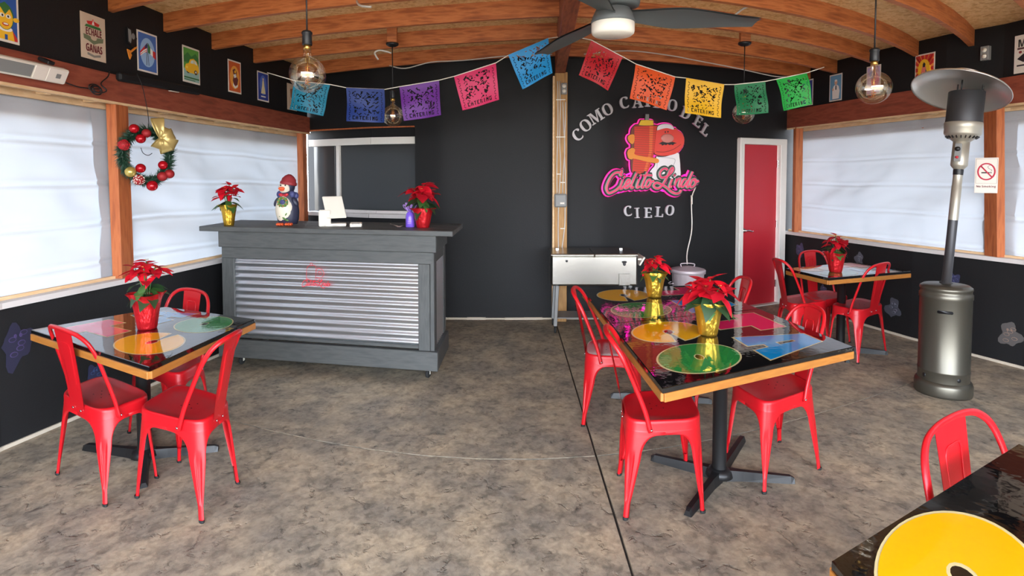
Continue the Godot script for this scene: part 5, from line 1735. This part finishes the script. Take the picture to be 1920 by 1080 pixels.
func ceiling_fan():
	var t = thing("ceiling_fan", "dark gray three-blade ceiling fan with a white round light", "fan", P(0.51, 0, 3.0))
	var st = st_new(true)
	lathe(st, [Vector2(0, 2.45), Vector2(0.07, 2.45), Vector2(0.10, 2.455), Vector2(0.105, 2.47), Vector2(0.105, 2.60), Vector2(0.09, 2.65), Vector2(0, 2.66)], Transform3D(Basis(), Vector3(0.03, 0, 0)), 32)
	part("motor_housing", st, M.fan_gray, t)
	st = st_new(true)
	lathe(st, [Vector2(0, 2.369), Vector2(0.107, 2.369), Vector2(0.112, 2.375), Vector2(0.100, 2.41), Vector2(0.085, 2.44), Vector2(0, 2.445)], Transform3D.IDENTITY, 32)
	part("hub", st, M.fan_gray, t)
	st = st_new(true)
	lathe(st, [Vector2(0, 2.308), Vector2(0.095, 2.310), Vector2(0.105, 2.318), Vector2(0.108, 2.33), Vector2(0.108, 2.369), Vector2(0, 2.369)], Transform3D.IDENTITY, 40)
	part("light_cover", st, M.plastic_white, t)
	st = st_new()
	bar(st, Vector3(-0.16, 2.70, 0), Vector3(0.22, 2.70, 0), 0.10, 0.05, 0.005)
	box(st, Vector3(0.02, 2.68, 0), Vector3(0.10, 0.10, 0.10), 0.01)
	part("mount", st, M.fan_gray, t)
	for e in [Vector3(0.76, 2.40, -0.08), Vector3(-0.33, 2.355, -0.66), Vector3(-0.40, 2.44, 0.68)]:
		var d = Vector3(e.x, 0, e.z).normalized()
		var s = Vector3(-d.z, 0, d.x)
		var L = Vector3(e.x, 0, e.z).length()
		st = st_new(true)
		for f in 2:
			grid(st, 24, 8, func(u, v):
				var r = lerpf(0.05, L, u)
				var w = (0.045 + 0.055 * smoothstep(0.0, 0.45, u)) * (1.0 - 0.45 * smoothstep(0.4, 1.0, u)) * (1.0 if u < 0.97 else 0.9)
				var q = (v - 0.5) * 2.0
				var y = lerpf(2.415, e.y, u) - 0.30 * q * w * (1.0 - 0.6 * u) * -1.0
				return d * r + s * (q * w) + Vector3(0, y + 0.008 * cos(q * 1.5) - f * 0.009, 0))
		part("blade", st, M.fan_gray, t)

func wreath():
	for e in [["bauble_red", sr(178, 16, 30), 0.18, 0.4], ["bauble_glitter", sr(150, 30, 34), 0.6, 0.3], ["bauble_gold", sr(196, 176, 96), 0.22, 0.6], ["bow_gold", sr(190, 166, 104), 0.35, 0.55]]: mat(e[0], e[1], e[2], e[3])
	var C = P(-2.66, 1.745, 4.28)
	var n = Vector3(0.72, 0, 0.69)
	var X = Transform3D(Basis(n.cross(Vector3.UP) * -1.0, Vector3.UP, n), C)
	var t = thing("christmas_wreath", "Christmas wreath of pine, red baubles and a gold bow on the left post", "wreath")
	t.transform = X
	var sc = 1.0 / 7.2 / 1100.0 * 4.28
	var p2 = func(x, y, z): return Vector3((x - 490.0) * sc * 0.98, -(y - 570.0) * sc, z)
	var R = 0.150
	var st = st_new()
	var r = RandomNumberGenerator.new()
	r.seed = 5
	for k in 2600:
		var a = r.randf() * TAU
		var b = r.randf() * TAU
		var c = Vector3(R * cos(a), R * 1.22 * sin(a), 0)
		var out = Vector3(cos(a) * cos(b), sin(a) * cos(b), sin(b))
		var along = Vector3(-sin(a), cos(a), 0)
		var dir = (out + along * r.randf_range(0.2, 1.3)).normalized()
		var root = c + out * 0.012
		var side = dir.cross(out).normalized() * 0.0035
		var len = r.randf_range(0.03, 0.062)
		tri(st, root - side, root + dir * len, root + side)
		tri(st, root - side.cross(dir), root + dir * len, root + side.cross(dir))
	part("pine_garland", st, M.pine, t).set_meta("kind", "stuff")
	st = st_new(true)
	var ring = []
	for k in 41: ring.append(Vector3(R * cos(TAU * k / 40), R * 1.22 * sin(TAU * k / 40), 0))
	tube(st, ring, 0.017, 8, false)
	part("wire_ring", st, M.pine, t)
	for e in [[330, 215, 60, "bauble_red"], [405, 345, 62, "bauble_red"], [475, 270, 58, "bauble_glitter"], [205, 435, 68, "bauble_glitter"], [395, 735, 62, "bauble_red"], [275, 785, 70, "bauble_gold"], [370, 890, 70, "bauble_glitter"], [527, 970, 70, "bauble_red"], [655, 845, 64, "bauble_glitter"], [745, 810, 62, "bauble_glitter"], [665, 690, 60, "bauble_red"]]:
		st = st_new(true)
		ball(st, p2.call(e[0], e[1], 0.045), Vector3.ONE * e[2] * sc, Basis(), 12, 20)
		var b = part("bauble", st, M[e[3]], t, "gold bauble" if e[3] == "bauble_gold" else "")
		if e[0] == 205 or e[0] == 370:   # netted with white beads
			st = st_new()
			for k in 60:
				var a = r.randf() * TAU
				var c = acos(r.randf())
				var d = Vector3(sin(c) * cos(a), sin(c) * sin(a), cos(c))
				ball(st, p2.call(e[0], e[1], 0.045) + d * (e[2] * sc), Vector3.ONE * 0.003, Basis(), 4, 6)
			part("bead_net", st, M.bract if e[0] == 205 else M.plastic_white, b).set_meta("kind", "stuff")
	# bow of wired ribbon
	for e in [[590, 60, 600, 250, 0.9], [690, 180, 640, 300, 0.4], [790, 260, 660, 330, -0.2], [820, 420, 660, 350, -0.8], [700, 520, 640, 380, -1.6], [580, 470, 620, 350, -2.2]]:
		var tip: Vector3 = p2.call(e[0], e[1], 0.06)
		var kn: Vector3 = p2.call(625, 330, 0.07)
		st = st_new(true)
		var ax = (tip - kn).normalized()
		var sd = ax.cross(Vector3.BACK)
		for f in 2:
			grid(st, 18, 4, func(u, v):
				var a = TAU * u
				var c = kn.lerp(tip, 0.5 - 0.5 * cos(a))
				return c + sd * ((v - 0.5) * 0.085 * (0.25 + 0.75 * (0.5 - 0.5 * cos(a)))) + Vector3.BACK * (0.030 * sin(a) + 0.02 + 0.004 * sin(v * 9.0)) + Vector3.BACK * f * 0.0008)
		part("ribbon_loop", st, M.bow_gold, t)
	st = st_new(true)
	ball(st, p2.call(625, 330, 0.09), Vector3(0.016, 0.018, 0.014), Basis(), 8, 12)
	part("knot", st, M.bow_gold, t)
	st = st_new(true)
	tube(st, spline([Vector3(-0.03, 0.60, -0.07), Vector3(0.0, 0.50, -0.05), Vector3(0.02, 0.30, -0.01), Vector3(0.02, 0.18, 0.0)], 5), 0.0025, 6)
	part("hanging_cord", st, M.plastic_black, t)
	st = st_new(true)
	tube(st, spline([p2.call(425, 460, 0), p2.call(450, 530, 0), p2.call(510, 560, 0), p2.call(560, 530, 0)], 5), 0.0025, 6)
	part("loose_wire", st, M.plastic_black, t)

func ceiling_cable(label: String, pts: Array, r: float):
	var t = thing("ceiling_cable", label, "cable")
	var a = []
	for p in pts: a.append(P(p[0], p[1], p[2]))
	var st = st_new(true)
	tube(st, spline(a, 5), r, 8)
	part("cable", st, M.wire_gray, t)

func hanging_things():
	pendant("globe bulb pendant nearest on the left, before the brown header beam", -1.14, 3.3, 2.165, 0.100)
	pendant("globe bulb pendant hanging between the navy and purple flags", -1.09, 5.4, 2.15, 0.098)
	pendant("globe bulb pendant hanging before the green flag", 2.10, 5.35, 2.17, 0.098)
	pendant("globe bulb pendant left of the patio heater", 2.08, 3.40, 2.107, 0.093)
	bunting()
	ceiling_fan()
	wreath()
	ceiling_cable("gray cable stapled along the far left rafter", [[-1.30, 2.77, 6.28], [-1.12, 2.73, 6.22], [-0.85, 2.79, 6.2], [-0.5, 2.81, 6.2], [0.0, 2.86, 6.2], [0.42, 2.87, 6.2]], 0.006)
	ceiling_cable("gray cable stapled along the far right rafter", [[0.75, 2.87, 6.18], [1.2, 2.90, 6.16], [1.65, 2.86, 6.2], [1.95, 2.83, 6.3], [2.4, 2.76, 6.36], [2.85, 2.70, 6.5], [3.1, 2.72, 6.7]], 0.006)
	ceiling_cable("loose gray cable end under the left rafters, near the big bulb", [[-1.13, 2.92, 4.36], [-1.10, 2.84, 4.22], [-1.05, 2.78, 4.12], [-0.97, 2.765, 4.1]], 0.008)
	ceiling_cable("short loose cable end at the top edge, above the left bulb", [[-1.02, 2.93, 3.5], [-0.99, 2.87, 3.5], [-0.97, 2.83, 3.5]], 0.008)
	ceiling_cable("curled gray cable beside the second bulb's ceiling cap", [[-1.10, 2.72, 5.4], [-1.20, 2.745, 5.4], [-1.25, 2.72, 5.4], [-1.22, 2.66, 5.4]], 0.008)
	ceiling_cable("loose gray cable above the right end of the fan blade", [[1.92, 2.92, 4.6], [1.80, 2.90, 4.6], [1.70, 2.82, 4.6], [1.66, 2.78, 4.58]], 0.008)

# ------------------------------------------------------------------ plants and the patio heater
func leaf_mesh(len: float, wid: float, bend: float, fold: float, notch := 0.0) -> ArrayMesh:
	var st = st_new(true)
	var row = func(u):
		var w = wid * pow(sin(PI * pow(u, 0.72)), 0.9) * (1.0 + notch * sin(u * 14.0)) if u > 0.001 and u < 0.999 else 0.0
		return [u * len, w, -bend * u * u * len]
	var n = 9
	for i in n:
		var a = row.call(float(i) / n)
		var b = row.call(float(i + 1) / n)
		for s in [-1, 1]:
			var m0 = Vector3(a[0], a[2], 0)
			var m1 = Vector3(b[0], b[2], 0)
			var e0 = Vector3(a[0], a[2] + fold * a[1], s * a[1])
			var e1 = Vector3(b[0], b[2] + fold * b[1], s * b[1])
			if s > 0: quad(st, m0, m1, e1, e0)
			else: quad(st, e0, e1, m1, m0)
	st.generate_normals()
	return st.commit()

func poinsettia(label: String, at: Vector3, high: float, spread: float, pot_h: float, pot_r: float, foil: String, seed_: int, nb: int, nl: int):
	if not M.has("leaf_meshes"):
		M["leaf_meshes"] = [leaf_mesh(1.0, 0.30, 0.25, 0.25), leaf_mesh(1.0, 0.26, 0.5, 0.35), leaf_mesh(1.0, 0.33, 0.15, 0.2, 0.10), leaf_mesh(1.0, 0.30, 0.45, 0.2, 0.08)]
	var t = thing("poinsettia", label, "plant", at, 0.0, "poinsettias in foil-wrapped pots")
	var r = RandomNumberGenerator.new()
	r.seed = seed_
	var ph = r.randf() * 6.0
	var st = st_new(true)
	var pr = [Vector2(0, 0.0), Vector2(pot_r * 0.60, 0.001), Vector2(pot_r * 0.64, 0.012), Vector2(pot_r * 0.72, pot_h * 0.3), Vector2(pot_r * 0.82, pot_h * 0.6), Vector2(pot_r * 0.92, pot_h * 0.82), Vector2(pot_r * 1.04, pot_h * 0.97), Vector2(pot_r * 1.16, pot_h * 1.06)]
	lathe(st, pr, Transform3D.IDENTITY, 60, func(a, k): return 1.0 + (0.02 * sin(a * 13.0 + ph) + 0.012 * sin(a * 29.0 + ph * 2.0)) * minf(k * 3.0, 1.0) + 0.22 * pow(k, 7.0) * sin(a * 3.0 + ph) + 0.08 * pow(k, 6.0) * sin(a * 8.0))
	part("foil_pot", st, M[foil], t)
	st = st_new()
	lathe(st, [Vector2(0, pot_h * 0.84), Vector2(pot_r * 0.90, pot_h * 0.84)], Transform3D.IDENTITY, 24)
	part("soil", st, M.soil, t)
	var stems = 5
	var heads = []
	for k in stems:
		var a = ph + TAU * k / stems
		var off = spread * (0.36 if k else 0.05)
		heads.append(Vector3(cos(a) * off, high - r.randf_range(0.02, 0.07) * high - (0.0 if k == 0 else 0.10 * high), sin(a) * off))
		st = st_new(true)
		tube(st, spline([Vector3(cos(a) * 0.01, pot_h * 0.8, sin(a) * 0.01), (heads[k] + Vector3(0, pot_h * 0.9, 0)) * 0.5, heads[k]], 4), 0.0035, 6)
		part("stem", st, M.green_leaf, t)
	for i in nb:
		var h: Vector3 = heads[i % stems]
		var a = ph + 2.4 * i + r.randf() * 0.5
		var lay = (i / stems) % 2
		var L = spread * r.randf_range(0.52, 0.78) * (1.0 if lay == 0 else 0.66)
		var el = r.randf_range(-0.45, 0.15) + 0.5 * lay
		var o = part("bract", M.leaf_meshes[i % 3], M.bract if r.randf() > 0.3 else M.bract_dark, t)
		o.transform = Transform3D(Basis(Vector3.UP, a) * Basis(Vector3.BACK, el) * Basis(Vector3.RIGHT, r.randf_range(-0.4, 0.4)) * Basis.from_scale(Vector3(L, L, L)), h + Vector3(0, 0.012 * lay - 0.01 - (r.randf() * 0.16 * high if i > nb / 2 else 0.0), 0))
	for i in nl:
		var a = ph + 2.4 * i + r.randf() * 0.6
		var L = spread * r.randf_range(0.55, 0.80)
		var o = part("leaf", M.leaf_meshes[3], M.green_leaf if r.randf() > 0.4 else M.green_leaf_dark, t)
		o.transform = Transform3D(Basis(Vector3.UP, a) * Basis(Vector3.BACK, r.randf_range(-0.55, 0.2)) * Basis(Vector3.RIGHT, r.randf_range(-0.4, 0.4)) * Basis.from_scale(Vector3(L, L, L)), Vector3(cos(a) * 0.02, lerpf(pot_h * 0.98, high * 0.66, r.randf()), -sin(a) * 0.02))
	for k in stems:
		st = st_new(true)
		for q in 5: ball(st, heads[k] + Vector3(cos(q * 1.3) * 0.008, 0.012, sin(q * 1.3) * 0.008), Vector3.ONE * 0.0028, Basis(), 5, 8)
		part("flower_center", st, M.brass, t)

func small_things():
	poinsettia("poinsettia in a red foil pot on the left table", P(-2.01, 0.7605, 3.20), 0.385, 0.135, 0.185, 0.076, "red_foil", 11, 48, 14)
	poinsettia("small poinsettia in a gold foil pot at the left end of the bar", P(-2.37, 1.185, 4.90), 0.355, 0.15, 0.165, 0.062, "gold_foil", 12, 40, 10)
	poinsettia("poinsettia in a red foil pot at the right end of the bar", P(-0.715, 1.185, 4.70), 0.355, 0.18, 0.15, 0.080, "red_foil", 13, 46, 14)
	poinsettia("poinsettia in a gold foil pot on the far half of the long table", P(0.99, 0.7605, 4.05), 0.285, 0.13, 0.165, 0.076, "gold_foil", 14, 38, 12)
	poinsettia("poinsettia in a gold foil pot on the near half of the long table", P(1.04, 0.7605, 3.08), 0.305, 0.185, 0.165, 0.076, "gold_foil", 19, 44, 12)
	poinsettia("poinsettia in a red foil pot on the table by the red door", P(2.83, 0.7605, 5.10), 0.33, 0.145, 0.165, 0.080, "red_foil", 16, 42, 12)
	# patio heater
	var t = thing("patio_heater", "tall bronze patio heater with a silver reflector by the right windows", "heater", P(3.19, 0, 4.28))
	var H = M.heater_body
	var st = st_new(true)
	lathe(st, [Vector2(0, 0.0), Vector2(0.176, 0.002), Vector2(0.180, 0.02), Vector2(0.180, 0.075), Vector2(0.172, 0.10), Vector2(0.158, 0.105)], Transform3D.IDENTITY, 40)
	part("base", st, H, t)
	st = st_new(true)
	lathe(st, [Vector2(0.158, 0.10), Vector2(0.159, 0.17), Vector2(0.162, 0.175), Vector2(0.162, 0.185), Vector2(0.159, 0.19), Vector2(0.160, 0.70), Vector2(0.164, 0.71), Vector2(0.164, 0.74), Vector2(0.157, 0.75), Vector2(0.157, 0.765), Vector2(0.162, 0.775), Vector2(0.160, 0.79), Vector2(0.140, 0.805), Vector2(0.05, 0.815), Vector2(0, 0.815)], Transform3D.IDENTITY, 48)
	var tank = part("tank_housing", st, H, t)
	var dirc = Vector3(-3.19, 0, 4.28).normalized()
	var facing = Basis(Vector3.UP.cross(dirc), Vector3.UP, dirc)
	st = st_new(true)
	var sl = PackedVector2Array()
	for i in 9: sl.append(Vector2(0.036 + 0.011 * cos(-PI / 2 + PI * i / 8), 0.011 * sin(-PI / 2 + PI * i / 8)))
	for i in 9: sl.append(Vector2(-0.036 + 0.011 * cos(PI / 2 + PI * i / 8), 0.011 * sin(PI / 2 + PI * i / 8)))
	prism(st, sl, 0.150, 0.1612, Transform3D(facing, Vector3(0, 0.625, 0)))
	part("handle_slot", st, M.plastic_black, tank)
	for a in [-0.80, 0.62]:
		st = st_new(true)
		prism(st, ell(0, 0, 0.013, 0.015, 16), 0.150, 0.1605, Transform3D(facing * Basis(Vector3.UP, a), Vector3(0, 0.14, 0)))
		part("vent_hole", st, M.plastic_black, tank)
	# everything above leans a little to the right
	W = Transform3D(Basis(Vector3.BACK, -0.075), Vector3(0, 0.81, 0))
	st = st_new(true)
	lathe(st, [Vector2(0.045, 0.0), Vector2(0.040, 0.012), Vector2(0.030, 0.016), Vector2(0.030, 0.47)], Transform3D.IDENTITY, 24)
	part("lower_pole", st, M.heater_mesh, t)
	st = st_new(true)
	lathe(st, [Vector2(0.031, 0.47), Vector2(0.031, 0.72), Vector2(0.0295, 0.722), Vector2(0.0295, 0.80)], Transform3D.IDENTITY, 24)
	part("upper_pole", st, M.brushed_nickel, t)
	st = st_new(true)
	lathe(st, [Vector2(0.031, 0.80), Vector2(0.032, 0.83), Vector2(0.031, 0.845)], Transform3D.IDENTITY, 24)
	part("collar", st, M.plastic_black, t)
	st = st_new(true)
	lathe(st, [Vector2(0.030, 0.84), Vector2(0.050, 0.865), Vector2(0.052, 0.875), Vector2(0.050, 1.04), Vector2(0, 1.04)], Transform3D.IDENTITY, 28)
	var cb = part("control_body", st, M.brushed_nickel, t)
	var fb = Basis(Vector3.UP, -0.95)
	st = st_new()
	box(st, fb * Vector3(0, 0.96, 0.05), Vector3(0.042, 0.13, 0.012), 0.003, fb)
	part("control_panel", st, M.plastic_gray, cb)
	st = st_new(true)
	lathe(st, [Vector2(0.017, 0), Vector2(0.015, 0.018), Vector2(0, 0.019)], Transform3D(fb * Basis(Vector3.RIGHT, PI / 2), fb * Vector3(0, 0.985, 0.055)), 16)
	part("knob", st, M.plastic_black, cb)
	st = st_new(true)
	lathe(st, [Vector2(0.010, 0), Vector2(0.009, 0.010), Vector2(0, 0.011)], Transform3D(fb * Basis(Vector3.RIGHT, PI / 2), fb * Vector3(0, 0.925, 0.055)), 12)
	part("igniter_button", st, M.red_door, cb)
	st = st_new(true)
	lathe(st, [Vector2(0.048, 1.04), Vector2(0.056, 1.045), Vector2(0.108, 1.09), Vector2(0.112, 1.10), Vector2(0.112, 1.135), Vector2(0.115, 1.14), Vector2(0.115, 1.175), Vector2(0.112, 1.18)], Transform3D.IDENTITY, 40)
	var bu = part("burner_bowl", st, M.brushed_nickel, t)
	st = st_new()
	for k in 22:
		var a = TAU * k / 22
		box(st, Vector3(cos(a) * 0.090, 1.074, sin(a) * 0.090), Vector3(0.022, 0.016, 0.006), 0.001, Basis(Vector3.UP, -a) * Basis(Vector3.BACK, 0.72))
	part("vent_slot", st, M.plastic_black, bu).set_meta("kind", "stuff")
	st = st_new(true)
	lathe(st, [Vector2(0.111, 1.175), Vector2(0.109, 1.20), Vector2(0.109, 1.40), Vector2(0.104, 1.405), Vector2(0, 1.405)], Transform3D.IDENTITY, 40)
	part("emitter_screen", st, M.heater_mesh, t)
	var dish = Transform3D(Basis(Vector3.BACK, -0.25) * Basis(Vector3.UP, -0.6) * Basis(Vector3.RIGHT, -0.20), Vector3(-0.05, 1.415, 0))
	for k in 3:
		st = st_new(true)
		var a = TAU * k / 3 + 0.5
		tube(st, [Vector3(cos(a) * 0.09, 1.40, sin(a) * 0.09), Vector3(cos(a) * 0.09, 1.475, sin(a) * 0.09)], 0.005, 8)
		part("support_rod", st, M.plastic_black, t)
	st = st_new(true)
	lathe(st, [Vector2(0.302, -0.022), Vector2(0.305, -0.015), Vector2(0.297, -0.005), Vector2(0.21, 0.042), Vector2(0.11, 0.078), Vector2(0.03, 0.092), Vector2(0, 0.093)], dish, 60)
	lathe(st, [Vector2(0, 0.090), Vector2(0.03, 0.089), Vector2(0.11, 0.075), Vector2(0.21, 0.039), Vector2(0.295, -0.008), Vector2(0.302, -0.022)], dish, 60)
	part("reflector", st, M.reflector, t)
	st = st_new(true)
	lathe(st, [Vector2(0, 0.112), Vector2(0.11, 0.10), Vector2(0.13, 0.094), Vector2(0.12, 0.108), Vector2(0, 0.125)], dish, 40)
	part("reflector_cap", st, M.reflector, t)
	W = Transform3D.IDENTITY
